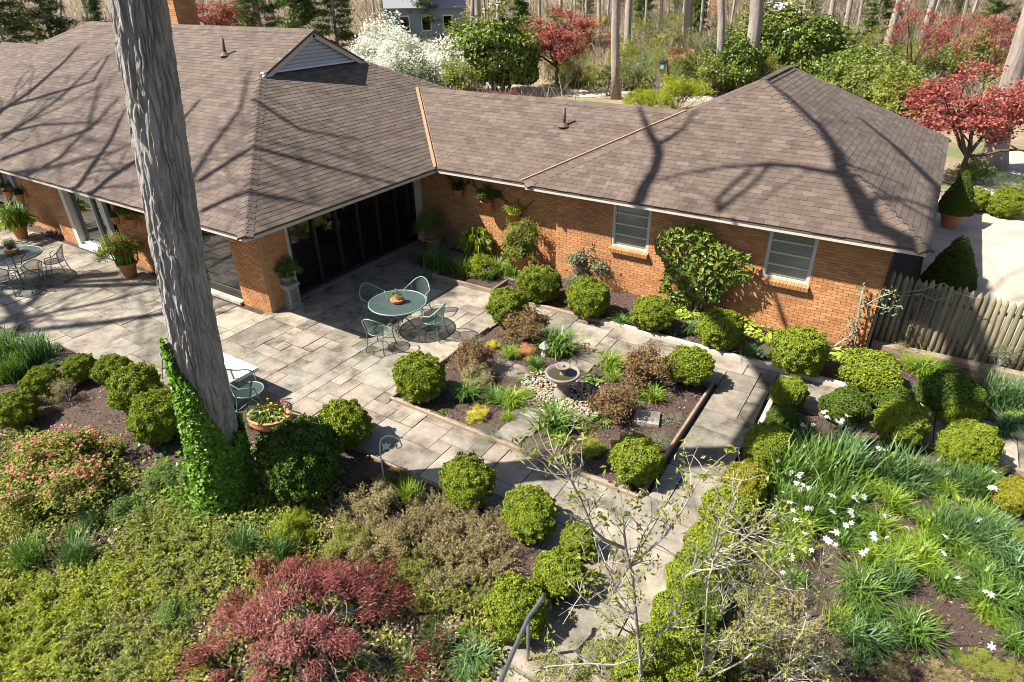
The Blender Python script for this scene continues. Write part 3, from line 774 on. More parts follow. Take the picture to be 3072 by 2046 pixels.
def shrub_meshes(seed, nleaf=3500, leaf=.07, asp=.55, h=1.0, spread=1.0, stems=9, tip=.16, shell=.5, tilt=.9):
    """loose many-stemmed shrub about one metre in radius: leaf clusters round the branch tips"""
    rng = np.random.default_rng(seed); dirs = [(math.cos(a)*spread*rng.uniform(.3, 1.1), math.sin(a)*spread*rng.uniform(.3, 1.1), h*rng.uniform(.7, 1.2)) for a in np.linspace(0, 6.28, stems, endpoint=False)]
    paths, tips = branching(rng, (0, 0, 0), dirs, .55*math.hypot(h, spread*.6), .02, 3, (2, 3), .55, .12)
    T = np.array([t[0] for t in tips]); idx = rng.integers(0, len(T), nleaf)
    P = T[idx]+rng.normal(0, tip, (nleaf, 3))*np.array([1, 1, .75]); P[:, 2] = np.abs(P[:, 2])+.02
    N = unit(P-np.array([0, 0, .2]))+np.array([0, 0, .5])
    V, Fq = leaves(P, N, leaf, leaf*asp, rng, tilt=tilt)
    return paths_mesh(paths, 3), npmesh('foliage', V, Fq)
def rosette_mesh(seed, n=60, L=.5, w=.28, droop=.5):
    """broad leaves on short stalks (hosta, hellebore)"""
    rng = np.random.default_rng(seed); V = []; Fq = []; b = 0
    for i in range(n):
        az = rng.uniform(0, 6.28); e = math.radians(rng.uniform(5, 75)); l = L*rng.uniform(.6, 1.1); st = rng.uniform(.15, .75)
        d = np.array([math.cos(az)*math.cos(e), math.sin(az)*math.cos(e), math.sin(e)]); o = d*st*np.array([1, 1, .75])
        t = unit(d*np.array([1, 1, .2])+np.array([0, 0, -droop*.5])); s = np.array([-math.sin(az), math.cos(az), rng.normal(0, .2)]); nn = np.cross(s, t)*-1
        ww = w*rng.uniform(.7, 1.1)
        pts = [o, o+t*l*.35+s*ww*.5+nn*.03, o+t*l*.35-s*ww*.5+nn*.03, o+t*l*.7+s*ww*.38+nn*.02, o+t*l*.7-s*ww*.38+nn*.02, o+t*l*.35-nn*.03, o+t*l*.7-nn*.04, o+t*l-nn*.1]
        V += pts; Fq += [(b, b+1, b+5, b+5), (b, b+5, b+2, b+2), (b+1, b+3, b+6, b+5), (b+5, b+6, b+4, b+2), (b+3, b+7, b+6, b+6), (b+6, b+7, b+4, b+4)]; b += 8
    V = np.array(V); V[:, 2] = np.maximum(V[:, 2], .015)
    me = bpy.data.meshes.new('leaves'); me.from_pydata([tuple(v) for v in V], [], [tuple(dict.fromkeys(f)) for f in Fq]); me.update(); return me
def norm_xy(*mes, pct=93):
    """scale meshes together so that the last one's horizontal reach is one metre"""
    me = mes[-1]; co = np.empty(len(me.vertices)*3, np.float32); me.vertices.foreach_get('co', co); co = co.reshape(-1, 3)
    k = 1/np.percentile(np.hypot(co[:, 0], co[:, 1]), pct)
    for m in mes:
        c = np.empty(len(m.vertices)*3, np.float32); m.vertices.foreach_get('co', c); m.vertices.foreach_set('co', c*k); m.update()
    return mes if len(mes) > 1 else mes[0]
BOX = [box_mesh(s) for s in (1, 2, 3, 4)]
BOXL = [box_mesh(s, 6500, .22, 40, .3, .10, .9) for s in (11, 12)]
def cone_mesh(seed, n=15000, leaf=.07):
    rng = np.random.default_rng(seed); z = 1-np.sqrt(rng.random(n)); a = rng.uniform(0, 6.283, n); d = np.stack([np.cos(a), np.sin(a), np.full(n, .35)], 1); lm = lumps(unit(np.stack([np.cos(a), np.sin(a), (z-.5)*5], 1)), np.random.default_rng(seed+9), 160, .14, .11)
    r = (.9*(1-z)**.8+.05+lm*.7)*(1-rng.beta(1, 4, n)*.2); P = np.stack([r*np.cos(a), r*np.sin(a), z*2.2+.05], 1); V, Fq = leaves(P, d, leaf, leaf*.62, rng, tilt=.75); return npmesh('foliage', V, Fq)
CONE = cone_mesh(5)
CONECORE = MB().lathe([(0, 0), (.75, .05), (.62, .5), (.4, 1.15), (.16, 1.75), (0, 2.0)], 14).mesh('branches_or_core')  # solid cone added to close gaps between the leaves, not real branchwork
SHADE_CORE = [shade_core_mesh(s) for s in (1, 2)]
def wisp_meshes(seed, n=150, per=34, leaf=.075, asp=.5, rise=(35, 85), droop=(20, 90), base=.42):
    """many thin arching shoots with small leaves along them"""
    rng = np.random.default_rng(seed); paths = []; P = []; N = []
    for i in range(n):
        a = rng.uniform(0, 6.283); r = base*math.sqrt(rng.random()); p = np.array([r*math.cos(a), r*math.sin(a), 0.0]); az = a+rng.normal(0, .7); e = math.radians(rng.uniform(*rise)); dr = math.radians(rng.uniform(*droop)); L = rng.uniform(.45, .95); pts = [p]
        for s in range(5):
            ee = e-dr*(s/5)**1.3; p = p+np.array([math.cos(az)*math.cos(ee), math.sin(az)*math.cos(ee), math.sin(ee)])*L/5; az += rng.normal(0, .15); pts.append(p)
        paths.append((pts, [.007, .006, .005, .004, .003, .002])); A = np.array(pts)
        f = rng.uniform(.18, 1, per)*5; k = np.minimum(f.astype(int), 4); w = (f-k)[:, None]; q = A[k]*(1-w)+A[k+1]*w+rng.normal(0, .028, (per, 3)); P.append(q); N.append(rng.normal(0, 1, (per, 3))+np.array([0, 0, .8]))
    P = np.concatenate(P); P[:, 2] = np.maximum(P[:, 2], .02); V, Fq = leaves(P, unit(np.concatenate(N)), leaf, leaf*asp, rng, tilt=.4)
    return norm_xy(paths_mesh(paths, 3), npmesh('foliage', V, Fq))
WISP = [wisp_meshes(s) for s in (1, 2, 3)]
WISPT = [wisp_meshes(s, 150, 34, .07, .4, (45, 90), (5, 50), .6) for s in (4, 5)]
BLADE = [norm_xy(blade_mesh(s, 150)) for s in (1, 2, 3)]
BLADEU = [norm_xy(blade_mesh(s, 170, 1.0, .03, .16, (70, 90), (15, 80))) for s in (4, 5)]
SHRUB = [norm_xy(*shrub_meshes(s, 3600, .10, .55, 1.0, 1.0, 9, .12)) for s in (1, 2, 3)]
SPARSE = [norm_xy(*shrub_meshes(s, 1100, .075, .5, 1.0, .9, 8, .13)) for s in (6, 7)]
FINE = [norm_xy(*shrub_meshes(s, 6500, .078, .5, .85, 1.1, 11, .085, tilt=1.1)) for s in (8, 9, 10, 15)]
GREY = [norm_xy(*shrub_meshes(s, 2600, .075, .22, .9, 1.0, 12, .14)) for s in (13, 14)]
ROS = [norm_xy(rosette_mesh(s)) for s in (1, 2)]
ROSN = [norm_xy(rosette_mesh(s, 120, .34, .13)) for s in (3, 4)]
ORD = ['first', 'second', 'third', 'fourth', 'fifth', 'sixth', 'seventh', 'eighth', 'ninth', 'tenth', 'eleventh', 'twelfth', 'thirteenth', 'fourteenth', 'fifteenth', 'sixteenth', 'seventeenth', 'eighteenth', 'nineteenth', 'twentieth']
def ordw(i):
    if i < 20: return ORD[i]
    tens = ['twenty', 'thirty', 'forty', 'fifty', 'sixty', 'seventy', 'eighty', 'ninety']
    t, u = divmod(i+1, 10)
    if u == 0: return tens[t-2][:-1]+'ieth'
    return tens[t-2]+'-'+ORD[u-1]
ROWS = {}
def row(o, key, desc, tail='', u=None):
    """things of one row are told apart by their place counted from the left"""
    if u is None: u = proj(o.location)[0]
    ROWS.setdefault(key, []).append((u, o, desc, tail))
def label_rows():
    for key, L in ROWS.items():
        L.sort(key=lambda t: t[0])
        byd = {}
        for u, o, d, t in L: byd.setdefault((d, t), []).append(o)
        for (d, t), objs in byd.items():
            for i, o in enumerate(objs):
                o['label'] = (d+t) if len(objs) == 1 else f"{d}, {ordw(i)} from left{t}"
                o['group'] = key
def mesh_child(name, me, mat, parent):
    o = bpy.data.objects.new(name, me)
    if len(me.materials) == 0: me.materials.append(None)
    COL.objects.link(o); o.parent = parent
    o.material_slots[0].link = 'OBJECT'; o.material_slots[0].material = MAT[mat]
    return o
_k = [0]
def boxwood(u, v, r, mat='box_leaf', label=None, key=None, desc=None, tail='', loose=False, k=.78, sq=1.0):
    x, y, z, R = ball_at(*o2(u, v), r*S_*1.07, k); _k[0] += 1; i = _k[0]
    t = thing('boxwood', label or 'x', 'shrub', (x, y, z), i*1.7, scale=(R*random.uniform(.95, 1.05), R*random.uniform(.95, 1.05), R*sq))
    mesh_child('foliage', (BOXL if loose else BOX)[i % (2 if loose else 4)], mat, t); mesh_child('stem', SHADE_CORE[i % 2], 'stem', t)  # this stem part is mostly the solid dark core imitating inner shade
    if key: row(t, key, desc, tail)
    return t
def clump(u, v, r, mat='blade_green', up=False, key=None, desc=None, tail='', label=None, name='daylily', cat='plant', hgt=None):
    """strap-leaved clump: base pixel and half width in the wide view"""
    b = G(*o2(u, v)); R = r*S_*depth(b)/F; _k[0] += 1; i = _k[0]
    t = thing(name, label or 'x', cat, b, i*2.1, scale=(R*1.12, R*1.12, (hgt or 1)*R*1.0))
    mesh_child('leaves', (BLADEU if up else BLADE)[i % (2 if up else 3)], mat, t)
    if key: row(t, key, desc, tail)
    return t
def bush(u, v, r, lib, mat, stem='twig', key=None, desc=None, tail='', label=None, name='shrub', sq=1.0, base=False, k=.55):
    """loose shrub: centre pixel and half width; base=True when the pixel is its foot"""
    if base: b = G(*o2(u, v)); x, y, z = b; R = r*S_*depth(b)/F
    else: x, y, z, R = ball_at(*o2(u, v), r*S_, k)
    _k[0] += 1; i = _k[0]; st, fo = lib[i % len(lib)]
    t = thing(name, label or 'x', 'shrub', (x, y, z-.02), i*2.3, scale=(R, R, sq*R*.95))
    mesh_child('foliage', fo, mat, t); mesh_child('stem', st, stem, t)
    if key: row(t, key, desc, tail)
    return t
def rosette(u, v, r, mat='hosta', narrow=False, key=None, desc=None, tail='', label=None, name='hosta', sq=1.0):
    b = G(*o2(u, v)); R = r*S_*depth(b)/F; _k[0] += 1; i = _k[0]
    t = thing(name, label or 'x', 'plant', b, i*1.9, scale=(R, R, R*sq))
    mesh_child('leaves', (ROSN if narrow else ROS)[i % 2], mat, t)
    if key: row(t, key, desc, tail)
    return t
# ------------------------------------------------------------------ clipped boxwoods
K = 'boxwoods along the patio edge'
for u, v, r in ((38, 940, 50), (95, 882, 44), (185, 848, 40), (262, 855, 46), (310, 893, 64), (362, 960, 70)):
    boxwood(u, v, r, key=K, desc='round boxwood left of the big trunk on patio edge')
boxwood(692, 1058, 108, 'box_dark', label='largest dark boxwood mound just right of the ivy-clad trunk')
boxwood(793, 975, 67, label='round boxwood between the largest mound and the crook hook')
for u, v, r in ((1072, 1108, 70), (1220, 1183, 69), (1328, 1245, 46), (1287, 1318, 66), (1186, 1400, 80)):
    boxwood(u, v, r, key='boxwoods on the lower side of the path', desc='bright boxwood on the lower path edge', tail=' before the handrail')
boxwood(967, 868, 67, label='bright boxwood ball at the left corner of the central bed')
boxwood(1460, 1058, 66, label='bright boxwood ball at the lowest corner of the central bed')
boxwood(1585, 842, 58, label='bright boxwood ball at the right corner of the central bed')
boxwood(1168, 706, 52, label='boxwood ball at the top corner of the central bed by the table')
for u, v, r in ((1240, 652, 53), (1352, 686, 56), (1500, 722, 52), (1655, 758, 58), (1840, 808, 69)):
    boxwood(u, v, r, key='boxwoods in the bed under the brick wall', desc='boxwood ball in the bed under the brick wall')
boxwood(2005, 848, 66, loose=True, label='loose yellow-green boxwood beside the fence corner', sq=.85)
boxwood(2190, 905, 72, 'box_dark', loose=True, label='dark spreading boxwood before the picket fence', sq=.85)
boxwood(2205, 945, 48, loose=True, label='small bright boxwood leaning on the dark spreading one')
boxwood(1815, 905, 46, label='upright boxwood at the fork of the paths', sq=1.05)
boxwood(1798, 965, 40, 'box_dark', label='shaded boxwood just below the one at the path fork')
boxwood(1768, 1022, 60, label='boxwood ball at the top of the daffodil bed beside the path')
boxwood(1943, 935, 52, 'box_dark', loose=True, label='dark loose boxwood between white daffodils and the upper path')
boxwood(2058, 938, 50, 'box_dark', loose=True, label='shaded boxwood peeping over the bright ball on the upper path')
boxwood(2072, 975, 64, label='bright boxwood ball below the upper path, second from the right edge')
boxwood(2228, 1022, 66, label='bright boxwood ball below the upper path near the right edge')
boxwood(2340, 1142, 52, 'box_gold', label='yellowish boxwood cut by the right edge of the picture')
boxwood(2352, 1235, 26, label='small boxwood low on the right edge of the picture')
for u, v, r, m in ((1715, 1112, 58, 'box_gold'), (1672, 1175, 60, 'box_leaf'), (1630, 1255, 62, 'box_leaf'), (1585, 1330, 60, 'box_leaf'), (1555, 1415, 60, 'box_leaf'), (1510, 1500, 74, 'box_leaf'), (1620, 1390, 56, 'box_dark'), (1590, 1530, 78, 'box_leaf'), (1470, 1560, 60, 'box_leaf'), (1650, 1310, 50, 'box_dark'), (1700, 1195, 40, 'box_gold')):
    boxwood(u, v, r, m, key='boxwood hedge right of the path', desc='boxwood in the hedge right of the steps', loose=m == 'box_leaf')
for u, v, r in ((2315, 468, 42), (2243, 462, 32)):
    boxwood(u, v, r, 'box_leaf', key='boxwoods across the gravel', desc='low boxwood in the bed across the gravel drive')
# ------------------------------------------------------------------ central bed
def T5(zx, zy): return 785+zx/3, 522.9+zy/3
for zx, zy, r, m, st in ((1290, 690, 140, 'bronze', 'stem'), (890, 900, 130, 'bronze', 'stem'), (945, 1030, 105, 'tan_leaf', 'stem'), (2090, 965, 160, 'bronze', 'stem'), (1860, 1230, 140, 'bronze', 'stem')):
    bush(*T5(zx, zy), r/3*1.18, SHRUB, m, st, key='bronze shrubs of the central bed', desc='bronze-brown azalea shrub in the central bed', k=.7, sq=1.0, name='azalea')
for zx, zy, r in ((925, 775, 72), (1500, 710, 100), (1860, 845, 62), (995, 1405, 95), (1300, 1525, 105), (2310, 1300, 58), (1600, 1645, 95), (2215, 1440, 70)):
    bush(*T5(zx, zy), r/3*1.2, GREY, 'grey_leaf', 'grey_twig', key='grey mounds of the central bed', desc='grey-green lavender mound in the central bed', k=.55, name='lavender', sq=.8)
for zx, zy, r, m, d in ((1050, 812, 45, 'yellow_leaf', 'small yellow shrub below the patio table'), (935, 1272, 66, 'yellow_leaf', 'yellow shrub near the front edging of central bed'), (1730, 1530, 80, 'lime_leaf', 'lime yellow shrub at the low corner of central bed'), (1285, 855, 66, 'orange_leaf', 'salmon orange low shrub behind the fountain')):
    bush(*T5(zx, zy), r/3*1.2, SHRUB, m, 'twig', label=d, name='low_shrub', sq=.7)
for zx, zy, r, m in ((1165, 900, 62, 'blade_lime'), (1330, 960, 52, 'blade_green'), (1500, 880, 125, 'blade_green'), (860, 1180, 95, 'blade_green'), (1050, 1210, 75, 'blade_green'), (1180, 1240, 92, 'blade_lime'), (1270, 1170, 48, 'blade_lime'), (1460, 1400, 135, 'blade_green'), (1850, 980, 85, 'blade_lime'), (1870, 1060, 58, 'blade_lime'), (2140, 1200, 75, 'blade_lime'), (1500, 1500, 60, 'blade_lime'), (1150, 1330, 45, 'blade_lime')):
    clump(*T5(zx, zy), r/3*1.3, m, key='daylilies of the central bed', desc='green daylily clump in the central bed')
for zx, zy, r in ((1262, 1055, 50), (1350, 990, 55), (1365, 1250, 55), (1580, 1258, 48), (1740, 1055, 62), (1755, 1130, 40), (1695, 1195, 40), (1790, 1340, 72), (1190, 955, 22), (1690, 815, 24), (1600, 1320, 36), (705, 1280, 34), (1660, 985, 30)):
    rosette(*T5(zx, zy), r/3*1.25, 'mid_leaf', True, key='small perennials of the central bed', desc='small green perennial in the central bed', name='perennial', sq=.8)
for zx, zy, r in ((760, 1230, 40), (820, 1260, 34)):
    rosette(*T5(zx, zy), r/3, 'bronze', True, key='maroon perennials', desc='maroon perennial near the left corner of central bed', name='perennial', sq=.7)
# ------------------------------------------------------------------ bed under the wall and the little bed by the pots
for zx, zy, r, m in ((560, 250, 70, 'blade_green'), (650, 290, 85, 'blade_green'), (740, 300, 70, 'blade_green'), (860, 330, 80, 'blade_lime'), (1080, 320, 85, 'blade_lime'), (1160, 330, 60, 'blade_lime'), (1000, 360, 60, 'blade_green')):
    clump(*T5(zx, zy), r/3, m, True, key='grassy clumps of the little bed', desc='grassy daffodil leaves in the little bed by the pots', hgt=.75)
bush(*T5(975, 285), 32, SHRUB, 'lime_leaf', label='lime green bushy plant in the little bed by the pots', name='bushy_plant')
bush(*T5(690, 120), 50, SPARSE, 'grey_leaf', label='shaded rose bush in front of the leftmost wall pot plant', name='rose_bush')
for zx, zy, r, d in ((1740, 270, 175, 'tall pale rose bush spreading before the brick wall'), (1460, 190, 90, 'slender pale rose bush beside the largest terracotta pot'), (1640, 360, 90, 'low pale rose bush between two boxwood balls')):
    bush(*T5(zx, zy), r/3, SHRUB, 'grey_leaf', 'grey_twig', label=d, name='rose_bush', k=.7)
bush(*T5(1900, 380), 32, SPARSE, 'bronze', 'stem', label='bronze-leaved shrub at the foot of the wall by the roses', name='shrub')
for zx, zy, r in ((2010, 440, 60), (2090, 460, 55), (2330, 580, 70)):
    rosette(*T5(zx, zy), r/3*1.4, 'hosta', key='hostas under the wall', desc='lime hosta clump under the brick wall', sq=.9)
def T6(zx, zy): return 1569.5+zx/3, 522.9+zy/3
for zx, zy, r in ((60, 610, 80), (160, 590, 70), (430, 690, 70), (560, 760, 90), (480, 740, 60), (1120, 900, 80)):
    rosette(*T6(zx, zy), r/3*1.4, 'hosta', key='hostas under the wall', desc='lime hosta clump under the brick wall', sq=.9)
for zx, zy, r, m in ((2260-2354, 740, 70, 'blade_blue'), (60, 740, 90, 'blade_blue'), (-434, 680, 75, 'blade_green'), (440, 905, 95, 'blade_blue'), (560, 900, 55, 'blade_green'), (1100, 1060, 70, 'blade_green'), (1520, 1150, 75, 'blade_blue')):
    clump(*T6(zx, zy), r/3, m, key='strap clumps under the wall', desc='blue-green strap-leaved clump in the bed under the wall')
for zx, zy, r, m, up in ((1650, 1030, 140, 'blade_lime', False), (1560, 980, 90, 'blade_lime', False), (1790, 1010, 90, 'blade_lime', False), (2130, 1220, 130, 'blade_blue', True), (2230, 1250, 120, 'blade_blue', True), (2200, 1420, 130, 'blade_blue', False), (2330, 1380, 110, 'blade_blue', False)):
    clump(*T6(zx, zy), r/3, m, up, key='grassy clumps before the fence', desc='arching grassy clump in the bed before the fence')
rosette(*T6(2280, 1270), 32, 'hosta', label='lime broad-leaved clump at the right edge before the fence')
bush(*T6(2170, 930), 45, SPARSE, 'grey_leaf', 'grey_twig', label='twiggy grey-green azalea before the right end of fence', name='azalea')
bush(*T6(1520, 850), 26, SPARSE, 'tan_leaf', 'twig', label='small twiggy azalea at the foot of the picket fence', name='azalea')
bush(*T6(2060, 1040), 30, SPARSE, 'grey_leaf', 'grey_twig', label='little grey azalea beside the bent edging at the fence', name='azalea')
bush(*T6(520, 560), 26, SPARSE, 'grey_leaf', 'grey_twig', label='spindly shrub standing beneath the right window', name='shrub', sq=2.4)
rosette(*T6(2200, 1130), 20, 'violet_petal', True, label='violet bluebells in shade before the fence', name='bluebells')
rosette(*T6(1745, 1260), 9, 'violet_petal', True, label='tiny blue flowers beside the dark spreading boxwood', name='bluebells')
# ------------------------------------------------------------------ daffodil garden on the right
def T9(zx, zy): return 1569.5+zx/3, 1045.3+zy/3
DAFF = []
for zx, zy, r, m, up in ((700, 180, 150, 'blade_green', 1), (950, 200, 190, 'blade_green', 1), (1100, 120, 150, 'blade_blue', 1), (1060, 380, 150, 'blade_green', 1), (860, 420, 130, 'blade_green', 1), (690, 330, 110, 'blade_green', 1), (830, 60, 140, 'blade_green', 1), (640, 60, 110, 'blade_green', 1), (1040, 30, 130, 'blade_blue', 1),
        (740, 640, 130, 'blade_lime', 0), (600, 700, 100, 'blade_lime', 0), (820, 500, 120, 'blade_lime', 0), (1110, 590, 120, 'blade_green', 0), (640, 520, 110, 'blade_green', 1), (1000, 480, 100, 'blade_green', 0), (1180, 480, 110, 'blade_green', 0),
        (1250, 220, 110, 'blade_lime', 0), (1430, 330, 125, 'blade_lime', 0), (1450, 160, 140, 'blade_blue', 1), (1560, 230, 110, 'blade_blue', 0), (1340, 500, 130, 'blade_lime', 0), (1680, 490, 120, 'blade_lime', 0),
        (1300, 720, 130, 'blade_lime', 0), (1450, 760, 150, 'blade_lime', 0), (1620, 710, 140, 'blade_lime', 0), (1800, 620, 140, 'blade_green', 0), (1530, 640, 110, 'blade_lime', 0), (1790, 890, 130, 'blade_green', 0), (1700, 800, 110, 'blade_lime', 0),
        (1210, 960, 190, 'blade_green', 0), (2000, 600, 140, 'blade_blue', 1), (2120, 700, 190, 'blade_blue', 0), (2250, 820, 190, 'blade_blue', 0), (2060, 850, 150, 'blade_green', 0), (2080, 1010, 160, 'blade_green', 0), (2260, 1020, 150, 'blade_green', 0), (1950, 720, 120, 'blade_lime', 0),
        (1210, 1290, 170, 'blade_blue', 0), (1560, 1240, 185, 'blade_green', 0), (1380, 1240, 110, 'blade_blue', 0), (2280, 1310, 140, 'blade_green', 0), (2030, 240, 110, 'blade_blue', 1), (1900, 200, 90, 'blade_blue', 1), (760, 850, 90, 'blade_green', 0), (1830, 60, 100, 'blade_green', 0), (2200, 520, 100, 'blade_blue', 0), (1200, 1420, 90, 'blade_blue', 0)):
    d = {'blade_green': 'mid-green', 'blade_lime': 'lime-green', 'blade_blue': 'blue-green'}[m]
    DAFF.append(clump(*T9(zx, zy+40), r/3*1.05, m, bool(up), key='strap clumps of the daffodil garden', desc=f'{d} {"upright daffodil" if up else "arching daylily"} clump in the right garden', name='daffodil' if up else 'daylily', hgt=1.0 if up else 1.1))
for zx, zy, r, m, d, nr in ((1500, 60, 120, 'hosta', 'lime broad-leaved clump at the top of right garden', True), (1780, 240, 150, 'mid_leaf', 'broad-leaved green hellebore in the right garden', False), (1640, 130, 110, 'lime_leaf', 'lime hellebore beside the broad-leaved green one', False), (2060, 420, 140, 'mid_leaf', 'green peony mound near right edge boxwoods', True), (1640, 390, 60, 'mid_leaf', 'small peony shoot in mid right garden', True), (1620, 1390, 70, 'mid_leaf', 'bright low perennial at the bottom of right garden', True), (1000, 700, 40, 'grey_leaf', 'tiny pale seedling in the bare soil of right garden', True), (1095, 740, 22, 'grey_leaf', 'smallest pale seedling in the bare soil of right garden', True), (1860, 1160, 30, 'lime_leaf', 'tiny lime seedling in the lower bare soil', True), (1780, 1000, 24, 'lime_leaf', 'tiny seedling beside the dark bronze mound', True)):
    rosette(*T9(zx, zy), r/3, m, nr, label=d, name='perennial', sq=.8)
bush(*T9(1700, 1080), 38, GREY, 'bronze', 'stem', label='dark bronze low mound on bare soil of right garden', name='heuchera', sq=.5)
for zx, zy, r, m, d in ((1480, 1500, 150, 'tan_leaf', 'brownish azalea at the bottom edge of right garden'), (2080, 1430, 130, 'olive_leaf', 'olive shrub low in the right corner'), (2250, 1500, 130, 'olive_leaf', 'olive shrub in the bottom right corner'), (1850, 1520, 140, 'tan_leaf', 'tan low shrub at the bottom edge between two olive ones'), (1880, 1370, 70, 'mid_leaf', 'dark green low shrub above the olive shrubs')):
    bush(*T9(zx, zy), r/3, FINE, m, 'twig', label=d, name='low_shrub', sq=.7)
# white daffodil flowers, each on its clump
def _flower():
    mb = MB()
    for k in range(6):
        a = k*math.pi/3; c, s = math.cos(a), math.sin(a); c2, s2 = math.cos(a+.45), math.sin(a+.45); c3, s3 = math.cos(a-.45), math.sin(a-.45)
        mb.add([(0, 0, 0), (.55*c3, .55*s3, .12), (c, s, .05), (.55*c2, .55*s2, .12)], [(0, 1, 2, 3)])
    mb.lathe([(.16, .02), (.24, .3), (.20, .3), (.12, .05)], 8); return mb.mesh('flower')
FLOWER = _flower()
_fl = [T9(*p) for p in ((800, 150), (740, 130), (790, 200), (690, 260), (740, 330), (890, 370), (1040, 290), (1200, 270), (1200, 320), (1250, 290), (1150, 400), (1040, 400), (780, 450), (1130, 480), (1170, 470), (1060, 535), (990, 580), (1300, 580), (1430, 425), (1410, 570), (1580, 510), (1810, 565), (1800, 680), (1900, 850), (2090, 945), (700, 810), (850, 545), (840, 650), (750, 700), (905, 725), (2150, 230), (2040, 450), (2190, 125), (2130, 1325), (1235, 680), (660, 40), (930, 75), (600, 400), (850, 60), (1160, 380), (1180, 300), (1010, 600), (830, 210), (815, 130))]
_fl += [T6(*p) for p in ((830, 1360), (920, 1370), (770, 1400), (970, 1275), (1010, 1315), (1060, 1330), (1090, 1365), (1150, 1385), (1035, 1425), (1240, 1475), (1175, 1500), (830, 1510), (1350, 1515), (1390, 1535), (1130, 1295), (575, 845), (520, 875), (1105, 1350))]
def _flowers():
    cl = [o for o in bpy.data.objects if o.parent is None and o.name.split('.')[0] in ('daffodil', 'daylily')]
    for u, v in _fl:
        p = G(*o2(u, v), z=.40); best = min(cl, key=lambda o: (o.location.x-p[0])**2+(o.location.y-p[1])**2)
        for q in range(random.choice((1, 2, 2, 3))):
            f = link('flower', FLOWER, None, best); f.material_slots[0].link = 'OBJECT'; f.material_slots[0].material = MAT['white_petal']
            M = Matrix.Translation((p[0]+random.gauss(0, .045)*q, p[1]+random.gauss(0, .045)*q, p[2]-.02*q)) @ Matrix.Rotation(random.uniform(0, 6), 4, 'Z') @ Matrix.Rotation(random.uniform(.2, 1.0), 4, 'X') @ Matrix.Scale(random.uniform(.042, .056), 4)
            inv = Matrix.LocRotScale(best.location, best.rotation_euler, best.scale).inverted(); f.matrix_local = inv @ M
FLOWER.materials.append(MAT['white_petal']); _flowers()
# ------------------------------------------------------------------ lower garden, left and middle
def T7(zx, zy): return zx/3, 1045.3+zy/3
def T8(zx, zy): return 784.6+zx/3, 1045.3+zy/3
K = 'tan azaleas below the path'
for zx, zy, r, m in ((170, 200, 110, 'bronze'), (250, 330, 150, 'tan_leaf'), (120, 420, 150, 'tan_leaf'), (600, 350, 130, 'tan_leaf'), (860, 330, 130, 'tan_leaf'), (520, 520, 180, 'tan_leaf'), (850, 560, 190, 'tan_leaf'), (300, 600, 170, 'tan_leaf'), (1020, 700, 170, 'tan_leaf'), (720, 760, 190, 'tan_leaf'), (470, 760, 150, 'olive_leaf'), (880, 900, 150, 'olive_leaf'), (620, 950, 140, 'olive_leaf'), (40, 620, 140, 'olive_leaf'), (380, 130, 70, 'olive_leaf'), (1060, 480, 120, 'tan_leaf')):
    d = {'bronze': 'rusty azalea', 'tan_leaf': 'tan-leaved azalea', 'olive_leaf': 'olive-leaved azalea'}[m]
    bush(*T8(zx, zy), r/3*1.12, (WISPT, FINE, WISPT)[_k[0] % 3], m, 'twig', key=K, desc=d+' in the thicket below the path', name='azalea', k=.5)
K = 'yellow-green spreading shrubs'
lim = []
for zx, zy, r, m in ((120, 1000, 230, 'lime_leaf'), (420, 950, 220, 'lime_leaf'), (120, 1300, 240, 'lime_leaf'), (400, 1250, 230, 'lime_leaf'), (700, 900, 200, 'lime_leaf'), (700, 1150, 220, 'olive_leaf'), (980, 850, 200, 'lime_leaf'), (1000, 1100, 200, 'olive_leaf'), (650, 1450, 230, 'olive_leaf'), (350, 1520, 240, 'lime_leaf'), (60, 1540, 230, 'lime_leaf'), (1000, 1400, 210, 'olive_leaf'), (1250, 1500, 200, 'lime_leaf'), (950, 1540, 200, 'olive_leaf'), (1250, 860, 170, 'olive_leaf'), (1200, 650, 190, 'olive_leaf'), (1050, 450, 180, 'olive_leaf'), (1400, 500, 190, 'olive_leaf'), (1250, 300, 140, 'olive_leaf'), (850, 700, 150, 'lime_leaf'), (1480, 700, 150, 'olive_leaf'), (900, 380, 120, 'mid_leaf'), (1100, 150, 110, 'mid_leaf'), (1600, 480, 110, 'olive_leaf'), (1230, 1080, 130, 'mid_leaf'), (60, 860, 150, 'olive_leaf'), (1300, 170, 90, 'mid_leaf')):
    d = {'lime_leaf': 'yellow-green spreading shrub', 'olive_leaf': 'olive-green spreading shrub', 'mid_leaf': 'deep green spreading shrub'}[m]
    bush(*T7(zx, zy), r/3*1.12, WISP if m != 'mid_leaf' else SHRUB, m, 'grey_twig', key=K, desc=d+' in the lower left garden', name='spreading_shrub', sq=.72, k=.4)
for zx, zy, r, m, up in ((240, 760, 120, 'blade_green', 1), (540, 740, 120, 'blade_blue', 1), (650, 500, 70, 'blade_blue', 1), (1690, 670, 110, 'blade_blue', 1), (1960, 720, 110, 'blade_blue', 1), (2030, 1340, 170, 'blade_green', 0), (1500, 1380, 120, 'blade_blue', 0), (1850, 1480, 120, 'blade_blue', 0), (2240, 1250, 110, 'blade_green', 0), (2180, 370, 50, 'blade_blue', 1)):
    clump(*T7(zx, zy), r/3, m, bool(up), key='strap clumps of the lower left garden', desc='strap-leaved clump in the lower left garden')
